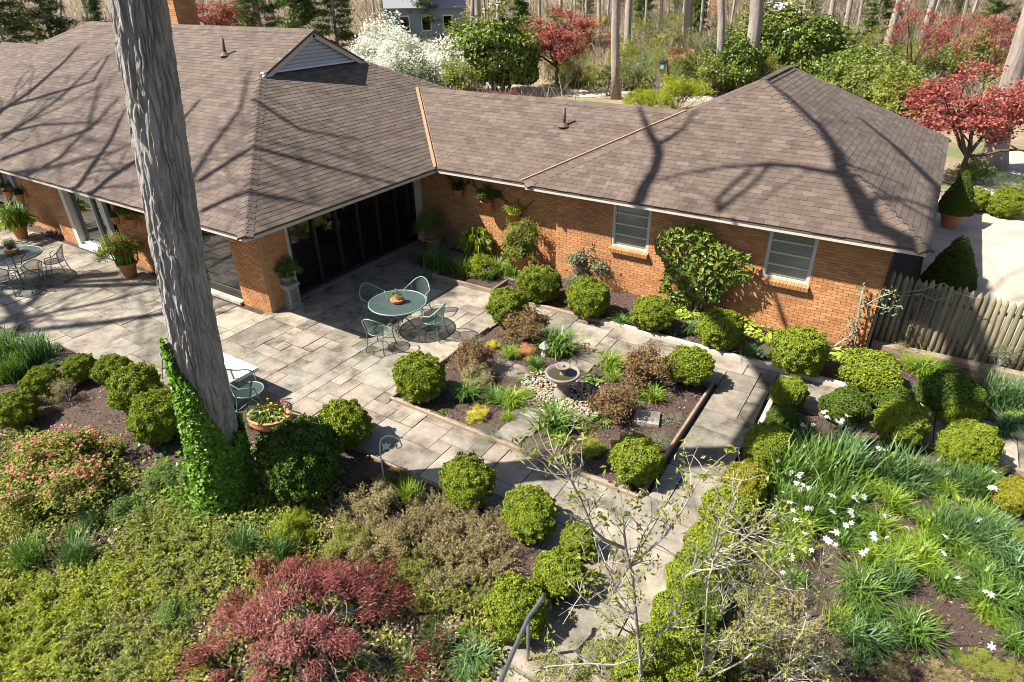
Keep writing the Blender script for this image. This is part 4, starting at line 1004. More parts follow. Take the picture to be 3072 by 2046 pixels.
for zx, zy, r, m, up in ((470, 330, 90, 'blade_lime', 1), (680, 1360, 110, 'blade_blue', 1), (920, 1440, 150, 'blade_blue', 0), (480, 1500, 100, 'blade_green', 0), (850, 1540, 110, 'blade_blue', 0), (160, 1480, 80, 'blade_green', 0)):
    clump(*T8(zx, zy), r/3, m, bool(up), key='strap clumps left of the handrail', desc='strap-leaved clump in the garden left of the handrail')
rosette(*T7(1790, 790), 34, 'hosta', label='pale yellow hosta above the red laceleaf maple', sq=.8)
for zx, zy, r, m in ((2000, 560, 120, 'lime_leaf'), (2080, 460, 80, 'lime_leaf'), (2150, 580, 60, 'lime_leaf')):
    bush(*T7(zx, zy), r/3, SHRUB, m, 'twig', key='leafy shrubs below the big mound', desc='upright lime-leaved shrub below the largest boxwood mound', name='leafy_shrub', sq=1.3)
for zx, zy, r in ((100, 1350, 90), (350, 1330, 80), (620, 1180, 90), (470, 1290, 80), (40, 1480, 90), (880, 1200, 80)):
    bush(*T8(zx, zy), r/3, FINE, 'mid_leaf', 'twig', key='green ground shrubs by the maple', desc='low green ground shrub right of the laceleaf maple', name='ground_shrub', sq=.5, k=.35)
# pink azalea at the left
def _pink():
    for i, (u, v, r) in enumerate(((120, 1070, 95), (210, 1040, 75), (60, 1130, 80), (170, 1140, 85))):
        b = bush(u, v, r, SHRUB, 'olive_leaf', 'stem', key='pink azaleas', desc='pink-flowered azalea in the left garden', name='azalea', sq=.8, k=.5)
        rng = np.random.default_rng(30+i); n = 95; fm = [c for c in b.children if c.name.startswith('foliage')][0].data
        co = np.empty(len(fm.vertices)*3, np.float32); fm.vertices.foreach_get('co', co); co = co.reshape(-1, 3); co = co[(co[:, 2] > np.percentile(co[:, 2], 55))]
        cl = co[rng.integers(0, len(co), n)]*1.04; P = np.repeat(cl, 8, 0)+rng.normal(0, .028, (n*8, 3)); V, Fq = leaves(P, np.tile([[0, 0, 1.0]], (n*8, 1)), .06, .05, rng, tilt=.8)
        o = link('flowers', npmesh('flowers', V, Fq), MAT['pink_petal'], b); tag(o, kind='stuff')
_pink()
for zx, zy, r, d in ((440, 1150, 100, 'sparse grey twiggy shrub between boxwoods at the left'), (330, 1230, 80, 'low grey twiggy shrub on mulch at the left')):
    bush(zx/3, 522.9+zy/3, r/3*1.2, SPARSE, 'tan_leaf', 'grey_twig', label=d, name='twiggy_shrub')
# far left bed on the patio
for zx, zy, r, m in ((60, 960, 130, 'blade_green'), (180, 960, 110, 'blade_green'), (280, 930, 110, 'blade_blue'), (40, 1060, 100, 'blade_green'), (120, 1040, 90, 'blade_green')):
    clump(zx/3, 522.9+zy/3, r/3, m, True, key='grasses beside the left patio corner', desc='green grassy clump beside the left patio corner')
for zx, zy, r in ((40, 730, 110), (170, 770, 100), (300, 830, 100), (390, 900, 90), (330, 930, 80)):
    bush(zx/3, 522.9+zy/3, r/3, FINE, 'grey_leaf', 'twig', key='creeping junipers', desc='grey-green creeping juniper at the left patio corner', name='juniper', sq=.4, k=.3)
bush(90/3, 522.9+825/3, 30, FINE, 'white_petal', 'twig', label='low mound of white candytuft at the left patio corner', name='candytuft', sq=.45, k=.3)
_r = random.Random(12)
for i in range(46):
    zx, zy = _r.uniform(20, 1650), _r.uniform(380, 1540); kind = _r.choice('wwwrrb')
    if zx < 650 and zy < 700 and kind == 'w': continue
    if kind == 'w': bush(*T7(zx, zy), _r.uniform(22, 42), WISPT, _r.choice(('lime_leaf', 'lime_leaf', 'olive_leaf', 'tan_leaf')), 'grey_twig', key='small shoots of the lower left garden', desc='small leafy shoot among the lower left shrubs', name='leafy_shoot', k=.3)
    elif kind == 'r': rosette(*T7(zx, zy), _r.uniform(12, 24), _r.choice(('mid_leaf', 'hosta', 'mid_leaf')), True, key='small perennials of the lower left garden', desc='small broad-leaved perennial among the lower left shrubs', name='perennial')
    else: clump(*T7(zx, zy), _r.uniform(14, 26), 'blade_green', True, key='small tufts of the lower left garden', desc='small grassy tuft among the lower left shrubs')
for i in range(16):
    zx, zy = _r.uniform(20, 1150), _r.uniform(1050, 1540)
    rosette(*T8(zx, zy), _r.uniform(14, 28), _r.choice(('mid_leaf', 'hosta', 'olive_leaf')), True, key='small perennials beside the maple', desc='small broad-leaved perennial beside the laceleaf maple', name='perennial')
_gd = []
for i in range(60):
    zx, zy = _r.uniform(620, 2330), _r.uniform(40, 1250); 
    if (850 < zx < 1150 and 600 < zy < 800) or (1480 < zx < 2000 and 860 < zy < 1250) or (850 < zx < 1050 and zy > 850) or (zx < 900 and zy > 760): continue
    m = _r.choice(('blade_green', 'blade_green', 'blade_lime', 'blade_blue')); clump(*T9(zx, zy), _r.uniform(20, 40), m, _r.random() < .4, key='lesser clumps of the daffodil garden', desc='lesser strap-leaved tuft in the right garden')
for i in range(22):
    zx, zy = _r.uniform(700, 2250), _r.uniform(700, 1520)
    if abs(zx-1520) < 160 and abs(zy-1050) < 150: continue
    u_, v_ = T5(zx, zy); g_ = G(*o2(u_, v_))
    if not (BED[0]+.25 < g_[0] < BED[2]-.25 and BED[1]+.25 < g_[1] < BED[3]-.25): continue
    rosette(u_, v_, _r.uniform(10, 20), _r.choice(('mid_leaf', 'mid_leaf', 'grey_leaf', 'lime_leaf', 'bronze')), True, key='seedlings of the central bed', desc='little seedling between the larger plants of central bed', name='seedling')
# low leaf cover and dead leaves between the shrubs of the lower garden
def _cover():
    rng = np.random.default_rng(41); n = 95000; X = rng.uniform(-15, -2.6, n); Y = rng.uniform(-.4, 5.4, n); d = vcell(X, Y)
    ok = np.array([not paved(x, y) and y < patio_low(x)-(1.9 if x < -8.6 else .9 if x < -6 else 1.3) for x, y in zip(X, Y)]); X, Y, d = X[ok], Y[ok], d[ok]; Z = np.array([hz(x, y) for x, y in zip(X, Y)]); tan_ = rng.random(len(X)) < np.clip(.8-1.2*d, .12, .9); gap = (rng.random(len(X)) < np.clip(2.2*d-.35, .06, 1)) | (tan_ & (rng.random(len(X)) < .6)); X, Y, Z, tan_ = X[gap], Y[gap], Z[gap], tan_[gap]
    for nm, sel, mat, h, L, lab in (('dead_leaves', tan_, 'litter', .05, .07, 'tan dead leaves lying between the lower garden shrubs'), ('ground_cover', ~tan_, 'olive_leaf', .16, .07, 'low green leaf cover between the lower garden shrubs')):
        P = np.stack([X[sel], Y[sel], Z[sel]+.03+rng.random(sel.sum())*h], 1); V, Fq = leaves(P, np.tile([[0, 0, 1.0]], (len(P), 1)), L, L*.55, rng, tilt=.6); tag(link(nm, npmesh(nm, V, Fq), MAT[mat]), lab, 'ground cover', kind='stuff')
def vcell(X, Y):
    g = np.random.default_rng(5).random((64, 64)); x = X*1.1+40; y = Y*1.1+20; i = x.astype(int); j = y.astype(int); fx, fy = x-i, y-j; return (g[i % 64, j % 64]*(1-fx)+g[(i+1) % 64, j % 64]*fx)*(1-fy)+(g[i % 64, (j+1) % 64]*(1-fx)+g[(i+1) % 64, (j+1) % 64]*fx)*fy
_cover()
# loose chips and dead leaves on the soil of the beds
def _chips():
    rng = np.random.default_rng(3); n = 60000; X = rng.uniform(-19, 6, n); Y = rng.uniform(.2, 13.8, n)
    ok = np.array([not paved(x, y) and not (x < -8.5 and y > 8) for x, y in zip(X, Y)]); X = X[ok]; Y = Y[ok]
    P = np.stack([X, Y, np.array([hz(x, y) for x, y in zip(X, Y)])+.035], 1)
    V, Fq = leaves(P, np.tile([[0, 0, 1.0]], (len(P), 1)), .05, .024, rng, tilt=.35)
    tag(link('mulch', npmesh('mulch', V, Fq), MAT['chips']), 'brown bark mulch and dead leaves on the beds', 'mulch', kind='stuff')
_chips()
# ------------------------------------------------------------------ edging of the beds
def board(name, label, a, b, w=.055, h=.075, mat='timber', z=0.0, cat='edging', key=None, desc=None):
    a = np.array([*a, 0.0]); b = np.array([*b, 0.0]); c = (a+b)/2; d = b-a
    mb = MB(); n = max(2, int(np.linalg.norm(d)/.5)); R = Matrix.Rotation(math.atan2(d[1], d[0]), 3, 'Z'); L = np.linalg.norm(d)
    # slightly wavy, worn upper edge
    V = []; Fs = []
    for i in range(n+1):
        u = -L/2+L*i/n; o = random.uniform(-.006, .006); hh = h+random.uniform(-.008, .006)
        for y, q in ((-w/2, -.12), (-w/2, hh-.012), (-w/2+.012, hh), (w/2-.012, hh), (w/2, hh-.012), (w/2, -.12)):
            p = R@Vector((u, y+o, q)); V.append((p.x+c[0], p.y+c[1], p.z+z))
    for i in range(n):
        for k in range(5): Fs.append((i*6+k, i*6+k+1, i*6+k+7, i*6+k+6))
    Fs += [tuple(range(5, -1, -1)), tuple(n*6+k for k in range(6))]
    mb.add(V, Fs); o = mb.build(name, MAT[mat]); tag(o, label, cat)
    if key: row(o, key, desc, u=proj(c)[0])
    return o
x0, y0, x1, y1 = BED
board('timber_edging', 'long worn timber edging along the lower side of central bed', (x0+.03, y0), (x1, y0))
board('timber_edging', 'timber edging along the right side of central bed', (x1, y0+.05), (x1, y1))
board('timber_edging', 'timber edging along the upper side of central bed', (x0+.9, y1), (x1-.05, y1), h=.06)
board('timber_edging', 'timber edging on the patio side of central bed', (x0, y0-.045), (x0, y1-.4), h=.05)
board('timber_edging', 'weathered timber edging below the upper left boxwoods', (-7.3, 12.06), (-5.35, 12.06), w=.1)
board('concrete_edging', 'long pale concrete kerb between upper path and wall bed', (-5.34, 12.06), (.0, 12.06), w=.13, h=.10, mat='concrete')
board('concrete_edging', 'short pale kerb between upper path and fence bed', (.9, 12.06), (6, 12.0), w=.13, h=.10, mat='concrete')
board('timber_edging', 'timber edging in front of the little bed by the pots', (-10.4, 12.07), (-8.46, 12.07), h=.12)
board('timber_edging', 'short timber end of the little bed by the pots', (-8.46, 12.12), (-8.46, 12.8), h=.12)
board('concrete_edging', 'pale kerb at the right side of the path fork', (-1.22, 9.35), (-1.22, 10.9), w=.09, h=.08, mat='concrete')
board('timber_edging', 'thin timber edging below the upper path behind daffodils', (-1.17, 10.93), (6, 10.88), w=.05, h=.07)
board('timber_edging', 'thin dark edging below the path left of its fork', (-7.2, 5.69), (-4.6, 5.69), w=.03, h=.03)
board('timber_edging', 'timber sleeper along the foot of the picket fence', (.1, 14.12), (3.3, 14.25), w=.2, h=.13)
def stepping(u, v, w, d, rz, i):
    p = G(*o2(u, v)); mb = MB(); mb.lohi((-w/2, -d/2, -.06), (w/2, d/2, .035+.0065*i)); o = mb.build('stepping_stone', MAT['flagstone'], loc=p, rot=(0, 0, rz)); tag(o, 'x', 'stepping stone'); row(o, 'stepping stones', 'flat stepping stone set in the central bed')
for i, (zx, zy, w, d, rz) in enumerate(((1095, 965, .42, .5, .05), (1222, 1005, .45, .45, -.04), (1650, 950, .55, .42, .03), (1712, 905, .6, .4, -.03), (1305, 1292, .6, .4, .05), (1262, 1378, .55, .45, -.03), (1180, 1440, .5, .4, .0), (2105, 1330, .45, .4, .3))):
    stepping(*T5(zx, zy), w, d, rz, i)
# ------------------------------------------------------------------ picket fence
def _fence():
    f = thing('picket_fence', 'grey-green fence of pointed round pickets beside the house', 'fence', (0, 0, 0))
    mes = []
    for s in range(5):
        rr = random.Random(s); mb = MB(); h = 1.0; mb.tube([(0, 0, -.06), (.01*rr.uniform(-1, 1), .01*rr.uniform(-1, 1), .5), (0, 0, .93), (0, 0, .945), (0, 0, 1.0)], [.055, .054, .053, .046, .006], 9); mes.append(mb.mesh('picket', True)); mes[-1].materials.append(MAT['fence_wood'])
    n = 50; rnd = random.Random(2); gaps = []
    for i in range(n):
        x = .12+i*.118; y = 14.3+.06*x; h = 1.70-.010*i+rnd.uniform(-.05, .05)
        link('picket', mes[i % 5], None, f, (x, y, -.02), (rnd.uniform(-.012, .012), rnd.uniform(-.012, .012), rnd.uniform(0, 6)), (rnd.uniform(.92, 1.08), rnd.uniform(.92, 1.08), h))
    for z in (.35, 1.15):
        mb = MB(); mb.tube([(.05, 14.39, z), (6, 14.39+.06*6, z)], .04, 8); mb.build('rail', MAT['fence_wood'], f, smooth=True)
    # wire net tied to the pickets
    nt = thing('wire_net', 'strip of dark wire netting tied to the picket fence', 'netting', (0, 0, 0)); mb = MB()
    a = OY(908, 350, 14.33); b = OY(922, 305, 14.33); xa = (a[0]+b[0])/2
    for k in range(9):
        x = xa-.2+k*.05; mb.tube([(x, 14.215+.06*x, .12), (x+.02, 14.205+.06*x, .8), (x, 14.215+.06*x, 1.5)], .004, 4)
    for k in range(26):
        z = .14+k*.053; mb.tube([(xa-.2, 14.205+.06*xa, z), (xa+.02, 14.195+.06*xa, z+.01), (xa+.2, 14.205+.06*xa, z)], .004, 4)
    mb.build('net', MAT['iron'], nt)
_fence()
# ------------------------------------------------------------------ furniture
def ring(r, z, n=28, c=(0, 0)): return [(c[0]+r*math.cos(2*math.pi*k/n), c[1]+r*math.sin(2*math.pi*k/n), z) for k in range(n)]
def table_parts():
    P = {}
    mb = MB(); mb.lathe([(0, .735), (.64, .735), (.64, .725), (0, .725)], 40); P['table_top'] = (mb.mesh('table_top'), 'mesh_metal')
    mb = MB(); mb.tube(ring(.645, .73, 44), .016, 8, closed=True)
    for k in range(4):
        a = k*math.pi/2+.4; mb.tube([(0, 0, .715), (.62*math.cos(a), .62*math.sin(a), .715)], .009, 5)
    mb.tube(ring(.3, .715, 24), .009, 5, closed=True); P['rim'] = (mb.mesh('rim', True), 'light_metal')
    for k in range(4):
        a = k*math.pi/2+.4; c, s = math.cos(a), math.sin(a); mb = MB()
        mb.tube([(c*r, s*r, z) for r, z in ((.30, .71), (.18, .6), (.13, .45), (.17, .3), (.30, .14), (.37, .02))], .012, 6); P['leg%d' % k] = (mb.mesh('leg', True), 'green_metal')
    mb = MB(); mb.tube(ring(.14, .42, 20), .009, 5, closed=True); mb.tube(ring(.27, .18, 24), .009, 5, closed=True); P['brace'] = (mb.mesh('brace', True), 'green_metal')
    return P
def chair_parts():
    P = {}; n = 16
    mb = MB(); V = [(0, 0, .425)]+[(p[0], p[1], .44) for p in ring(.235, .44, n)]; mb.add(V, [(0, 1+k, 1+(k+1) % n) for k in range(n)]); P['seat'] = (mb.mesh('seat', True), 'mesh_metal')
    mb = MB(); mb.tube(ring(.24, .44, 22), .011, 6, closed=True); P['seat_frame'] = (mb.mesh('seat_frame', True), 'light_metal')
    # barrel back of woven mesh with a raised top rail
    mb = MB(); m = 12; V = []
    for i in range(m+1):
        a = math.radians(35+110*i/m); f = math.sin(math.pi*i/m)
        V += [(.25*math.cos(a), .25*math.sin(a), .46), (.30*math.cos(a), .33*math.sin(a), .72+.14*f)]
    mb.add(V, [(2*i, 2*i+2, 2*i+3, 2*i+1) for i in range(m)]); P['backrest'] = (mb.mesh('backrest', True), 'mesh_metal')
    mb = MB(); top = [(.30*math.cos(math.radians(35+110*i/m)), .33*math.sin(math.radians(35+110*i/m)), .725+.145*math.sin(math.pi*i/m)) for i in range(m+1)]
    arm = lambda s: [(s*.27, -.12, .60), (s*.31, -.02, .655), (s*.31, .10, .665)]
    mb.tube(arm(1)+top+arm(-1)[::-1], .013, 6); P['top_rail'] = (mb.mesh('top_rail', True), 'light_metal')
    for i, (sx, sy) in enumerate(((1, -1), (-1, -1), (1, 1), (-1, 1))):
        mb = MB()
        if sy < 0: pts = [(sx*.27, -.12, .60), (sx*.24, -.13, .44), (sx*.22, -.2, .22), (sx*.25, -.25, 0)]
        else: pts = [(sx*.26, .22, .74), (sx*.2, .18, .44), (sx*.19, .22, .22), (sx*.23, .27, 0)]
        mb.tube(pts, .011, 6); P['leg%d' % i] = (mb.mesh('leg', True), 'green_metal')
    mb = MB(); mb.tube([(.23, -.2, .2), (0, -.02, .24), (-.2, .22, .2)], .007, 5); mb.tube([(-.23, -.2, .2), (0, -.02, .25), (.2, .22, .2)], .007, 5); P['stretcher'] = (mb.mesh('stretcher', True), 'green_metal')
    return P
TABLE = table_parts(); CHAIR = chair_parts()
def place(name, parts, label, cat, loc, rz, group=None, scale=None):
    t = thing(name, label, cat, loc, rz, group, scale)
    for k, (me, mat) in parts.items():
        o = link(k.rstrip('0123456789'), me, MAT[mat], t)
    return t
tc = G(*(397, 303), z=.73); tA = (tc[0], tc[1]+.02, .006)
place('patio_table', TABLE, 'round green mesh table at the sun and shade line of courtyard', 'table', tA, .2)
def face(p, c): return math.atan2(c[1]-p[1], c[0]-p[0])+math.pi/2
for u, v, d in ((420, 296, 'green patio chair behind the courtyard table, towards the pots'), (369, 301, 'patio chair in shade at the left of the courtyard table'), (381, 329, 'green patio chair nearest the camera at the courtyard table'), (425, 318, 'patio chair on the sunny right of the courtyard table')):
    p = G(u, v, z=.45); v_ = np.array([p[0]-tA[0], p[1]-tA[1]]); v_ = v_/np.linalg.norm(v_)*.84
    q = (tA[0]+v_[0], tA[1]+v_[1], .006); place('patio_chair', CHAIR, d, 'chair', q, face(q, tA), 'chairs of the courtyard table')
# left set
tl = G(11, 256, z=.73); tB = (tl[0], tl[1], .006)
place('patio_table', TABLE, 'round glass-green table at the left edge of the patio', 'table', tB, .9, scale=(1.12, 1.12, 1))
for u, v, d in ((46, 262, 'patio chair on the right of the left-edge table'), (36, 275, 'patio chair in front of the left-edge table'), (2, 280, 'patio chair cut by the left edge of the picture')):
    p = G(u, v, z=.45); v_ = np.array([p[0]-tB[0], p[1]-tB[1]]); v_ = v_/np.linalg.norm(v_)*.92
    q = (tB[0]+v_[0], tB[1]+v_[1], .006); place('patio_chair', CHAIR, d, 'chair', q, face(q, tB), 'chairs of the left table')
# white stone table half hidden by the trunk, with two chairs
wc_ = G(219, 369, z=.62); wt = thing('stone_table', 'white slab table half hidden behind the big trunk', 'table', (wc_[0], wc_[1], .006), .0)
MB().lohi((-.95, -.42, .56), (.62, .42, .63)).build('table_top', MAT['white_top'], wt)
for sx in (-.6, .3): MB().lohi((sx-.14, -.28, 0), (sx+.14, .28, .56)).build('leg', MAT['pale_stone'], wt)
p = G(249, 392, z=.45); place('patio_chair', CHAIR, 'green iron chair beside the white slab table', 'chair', (p[0], p[1], .006), 2.5, scale=1.12)
p = G(166, 344, z=.6); place('patio_chair', CHAIR, 'chair peeping out left of the big trunk', 'chair', (p[0]+.15, p[1], .006), -.8)
# ------------------------------------------------------------------ pots
def pot_mesh(kind='flare'):
    mb = MB()
    if kind == 'flare': pr = [(0, .02), (.30, 0), (.34, .05), (.47, .72), (.53, .74), (.55, .88), (.49, .90), (.47, .78), (0, .76)]
    elif kind == 'bowl': pr = [(0, .0), (.34, 0), (.48, .12), (.55, .3), (.52, .44), (.55, .5), (.46, .5), (.44, .4), (0, .38)]
    else: pr = [(0, 0), (.34, 0), (.5, .85), (.56, .87), (.56, 1.0), (.48, 1.0), (.46, .88), (0, .86)]
    mb.lathe(pr, 22); return mb.mesh('pot', True)
POT = {k: pot_mesh(k) for k in ('flare', 'bowl', 'wall')}
def potted(name, label, loc, pr, ph, kind, plant, cat='potted plant', group=None):
    """plant: list of (mesh, mat, scale, lift)"""
    t = thing(name, label, cat, loc, random.uniform(0, 6), group)
    o = mesh_child('pot', POT[kind], 'terracotta', t); o.scale = (pr/.53, pr/.53, ph)
    for k, (me, mat, s, z) in enumerate(plant):
        q = mesh_child('stem' if mat == 'stem' else 'foliage' if k == 0 else 'flowers', me, mat, t); q.location = (0, 0, z); q.scale = s if hasattr(s, '__len__') else (s,)*3
    return t
def gz0(u, v):
    p = G(u, v, z=.0); return (p[0], min(p[1], 13.62) if p[0] > -12.4 else min(p[1], 8.0), .006)
potted('potted_fern', 'bright fern in a terracotta pot by the left brick wall', gz0(23, 238), .24, .48, 'flare', [(ROSN[0], 'hosta', (.55, .55, .75), .38), (BLADE[0], 'mid_leaf', (.62, .62, .7), .38), (BLADE[1], 'blade_lime', (.55, .55, .7), .36)])
potted('potted_shrub', 'bushy mixed planting in a terracotta pot left of the trunk', gz0(131, 276), .25, .45, 'flare', [(SHRUB[0][1], 'olive_leaf', (.55, .55, .5), .36), (BLADE[0], 'blade_lime', (.55, .55, .75), .36), (SHRUB[1][1], 'orange_leaf', (.26, .26, .3), .62)])
potted('potted_croton', 'stiff-leaved plant in the middle pot under the courtyard wall', gz0(490, 254), .22, .42, 'flare', [(ROSN[1], 'olive_leaf', (.52, .52, .9), .38), (ROSN[0], 'hosta', (.4, .4, 1.1), .36)])
potted('potted_laurel', 'leafy laurel in the largest flared pot under the courtyard wall', gz0(529, 265), .30, .55, 'flare', [(SHRUB[2][1], 'olive_leaf', (.55, .55, .72), .42), (ROSN[0], 'mid_leaf', (.45, .45, .9), .45)])
potted('potted_evergreen', 'dark potted evergreen in the shaded corner by the glass doors', gz0(447, 244), .24, .45, 'flare', [(SHRUB[0][1], 'glossy', (.42, .42, .55), .38)])
_p = G(948, 228, z=0); potted('potted_cone', 'conical clipped evergreen in a terracotta pot by the gravel', (_p[0], _p[1], .06), .36, .55, 'flare', [(CONE, 'box_dark', (.56, .56, .58), .45), (CONECORE, 'stem', (.56, .56, .58), .45)])  # the stem part is the added solid cone filling the foliage
potted('flower_bowl', 'round terracotta bowl of pansies on the courtyard table', (tA[0], tA[1], .742), .15, .17, 'bowl', [(SHRUB[0][1], 'mid_leaf', (.13, .13, .12), .10), (SHRUB[1][1], 'violet_petal', (.07, .07, .1), .14), (SHRUB[2][1], 'yellow_petal', (.09, .09, .07), .14)])
_q = G(12.5, 253, z=.745); potted('table_pot', 'small terracotta pot of ivy on the left-edge table', (_q[0], _q[1], .742), .17, .17, 'bowl', [(SHRUB[1][1], 'grey_leaf', (.22, .22, .16), .10), (BLADE[1], 'mid_leaf', (.17, .17, .16), .1)])
# tulip bowl on an iron stand
tb = gz0(277, 422); t = thing('tulip_bowl', 'wide terracotta bowl of yellow tulips behind the largest mound', 'potted plant', (tb[0], tb[1], .006), .4)
t.scale = (.78, .78, .7); t.location.y -= .12; o = mesh_child('pot', POT['bowl'], 'terracotta', t); o.scale = (.95, .75, .7)
q = mesh_child('foliage', ROSN[1], 'mid_leaf', t); q.location = (0, 0, .28); q.scale = (.46, .38, .4)
q = mesh_child('trailing_leaves', SHRUB[2][1], 'grey_leaf', t); q.location = (-.42, -.05, .05); q.scale = (.24, .3, .3)
mb = MB(); mb.lathe([(.0, 0), (.5, .25), (.62, .7), (.42, 1.15), (0, 1.25)], 8); TUL = mb.mesh('tulip', True)
for k, (dx, dy, m) in enumerate(((-.28, .12, 'yellow_petal'), (.02, .16, 'yellow_petal'), (.24, .25, 'red_petal'), (-.3, -.15, 'yellow_petal'), (-.05, -.2, 'yellow_petal'), (.1, -.12, 'yellow_petal'), (.32, .0, 'yellow_petal'), (-.15, .3, 'yellow_petal'), (.42, .15, 'red_petal'))):
    f = mesh_child('tulip', TUL, m, t); f.location = (dx, dy, .5+.03*(k % 3)); f.scale = (.055,)*3
mb = MB(); mb.tube([(-.9, .35, .02), (-.5, .55, .05), (0, .62, .06), (.5, .5, .05), (.62, .2, .3)], .012, 6); mb.tube([(-.3, .6, .0), (-.34, .58, .45)], .011, 6); mb.build('stand', MAT['iron'], t, smooth=True)
# stone pedestal planter beside the brick pillar
pp = gz0(293, 306); t = thing('pedestal_planter', 'square stone pedestal with a green plant beside the brick pillar', 'planter', (pp[0], pp[1], .006), 0)
MB().lohi((-.15, -.15, .06), (.15, .15, .56)).build('pedestal', MAT['pale_stone'], t)
MB().lohi((-.18, -.18, 0), (.18, .18, .06)).build('foot', MAT['pale_stone'], t)
MB().lohi((-.19, -.19, .56), (.19, .19, .63)).build('cap', MAT['pale_stone'], t)
for sx, sy, rx in ((0, -.155, 0), (.155, 0, 1)):
    mb = MB()
    if rx: mb.lohi((.15, -.1, .14), (.158, .1, .48))
    else: mb.lohi((-.1, -.158, .14), (.1, -.15, .48))
    mb.build('carved_panel', MAT['stone'], t)
mb = MB(); mb.lathe([(.08, 0), (.1, .03), (.17, .16), (.2, .18), (.18, .2), (0, .18)], 16, (0, 0, .63)); mb.build('urn', MAT['stone'], t, smooth=True)
q = mesh_child('foliage', SHRUB[0][1], 'mid_leaf', t); q.location = (.02, 0, .78); q.scale = (.3, .3, .3)
q = mesh_child('ferns', BLADE[2], 'blade_green', t); q.location = (.02, 0, .8); q.scale = (.3, .3, .3)
# wall pots on the left walls, and three iron scroll brackets in the courtyard
def wall_pot(label, u, v, y, r, mat, scroll=False, lib=None):
    p = OY(u, v, y); t = thing('wall_planter', label, 'wall planter', (p[0], y-.02, p[2]), scale=1.35 if scroll else 1.1)
    mb = MB(); mb.tube([(0, 0, .28), (0, -.02, .1), (0, -.03, -.02)], .008, 5); mb.tube(ring(r*1.05, .02, 16, (0, -r-.02)), .007, 5, closed=True)
    if scroll:
        sp = [(-.12-.30*k/10-.0, -.02, .05+.22*k/10) for k in range(11)]
        c = np.array([-.50, -.02, .30]); spi = [(c[0]+(.12-.010*k)*math.cos(-.6+k*.55), -.02, c[2]+(.12-.010*k)*math.sin(-.6+k*.55)) for k in range(11)]
        mb.tube(sp+spi, .011, 6); mb.tube([(-.1, -.02, .02), (-.02, -.03, .12), (.05, -.03, .02), (-.02, -.03, -.05)], .009, 5); mb.tube([(.1, -.02, .05), (.28, -.02, .22), (.36, -.02, .3)], .009, 5)
    mb.build('bracket', MAT['iron'], t, smooth=True)
    o = mesh_child('pot', POT['wall'], 'terracotta', t); o.scale = (r/.56, r/.56, r*1.7); o.location = (0, -r-.02, -r*1.5)
    q = mesh_child('foliage', (lib or SHRUB[0][1]), mat, t); q.location = (0, -r-.02, .0); q.scale = (r*1.9, r*1.9, r*1.5)
    return t
yw = YM-.01
wall_pot('leftmost terracotta wall pot on the left brick wall', 13.5, 190, yw+.18, .13, 'box_dark')
wall_pot('dark wall basket right of the leftmost wall pot', 25, 193, yw+.18, .13, 'stem', lib=BLADE[0])
wall_pot('wall pot lowest of the three left of trunk', 121, 215, yw, .12, 'blade_blue', lib=BLADE[1])
wall_pot('wall pot highest of the three left of trunk', 128, 210, yw, .12, 'stem', lib=BLADE[0])
wall_pot('leafy wall pot nearest the trunk', 138, 217, yw, .14, 'mid_leaf')
wall_pot('shaded iron scroll planter highest on courtyard wall', 462, 188, 14.12, .12, 'stem', True, BLADE[2])
wall_pot('middle iron scroll planter on courtyard wall', 491, 200, 14.12, .13, 'box_dark', True)
wall_pot('lowest iron scroll planter with spilling pale leaves', 519, 212, 14.12, .13, 'hosta', True, BLADE[0])
# ------------------------------------------------------------------ fountain and pebbles
fc = G(562, 396); ft = thing('bird_bath', 'two-tiered stone bird bath fountain in the central bed', 'fountain', (fc[0], fc[1], .0), scale=.88)
mb = MB(); mb.lathe([(0, -.02), (.2, -.02), (.2, .05), (.14, .1), (.12, .3), (.17, .42), (.2, .45)], 20); mb.build('pedestal', MAT['stone'], ft, smooth=True)
mb = MB(); mb.lathe([(.17, .42), (.30, .47), (.37, .54), (.385, .60), (.36, .615), (.33, .60), (.29, .54), (.0, .50)], 32); mb.build('basin', MAT['stone'], ft, smooth=True)
mb = MB(); mb.lathe([(0, .565), (.305, .565)], 32); mb.build('water', MAT['water'], ft)
mb = MB(); mb.lathe([(.10, .50), (.07, .56), (.05, .62), (.07, .68), (.09, .70)], 16); mb.build('column', MAT['stone'], ft, smooth=True)
mb = MB(); mb.lathe([(.06, .69), (.13, .72), (.165, .765), (.155, .775), (.12, .75), (.0, .735)], 24); ub = mb.build('upper_basin', MAT['stone'], ft, smooth=True)
mb = MB(); mb.lathe([(.03, .74), (.035, .78), (.02, .80), (0, .80)], 10); mb.build('spout', MAT['stone'], ub, smooth=True)
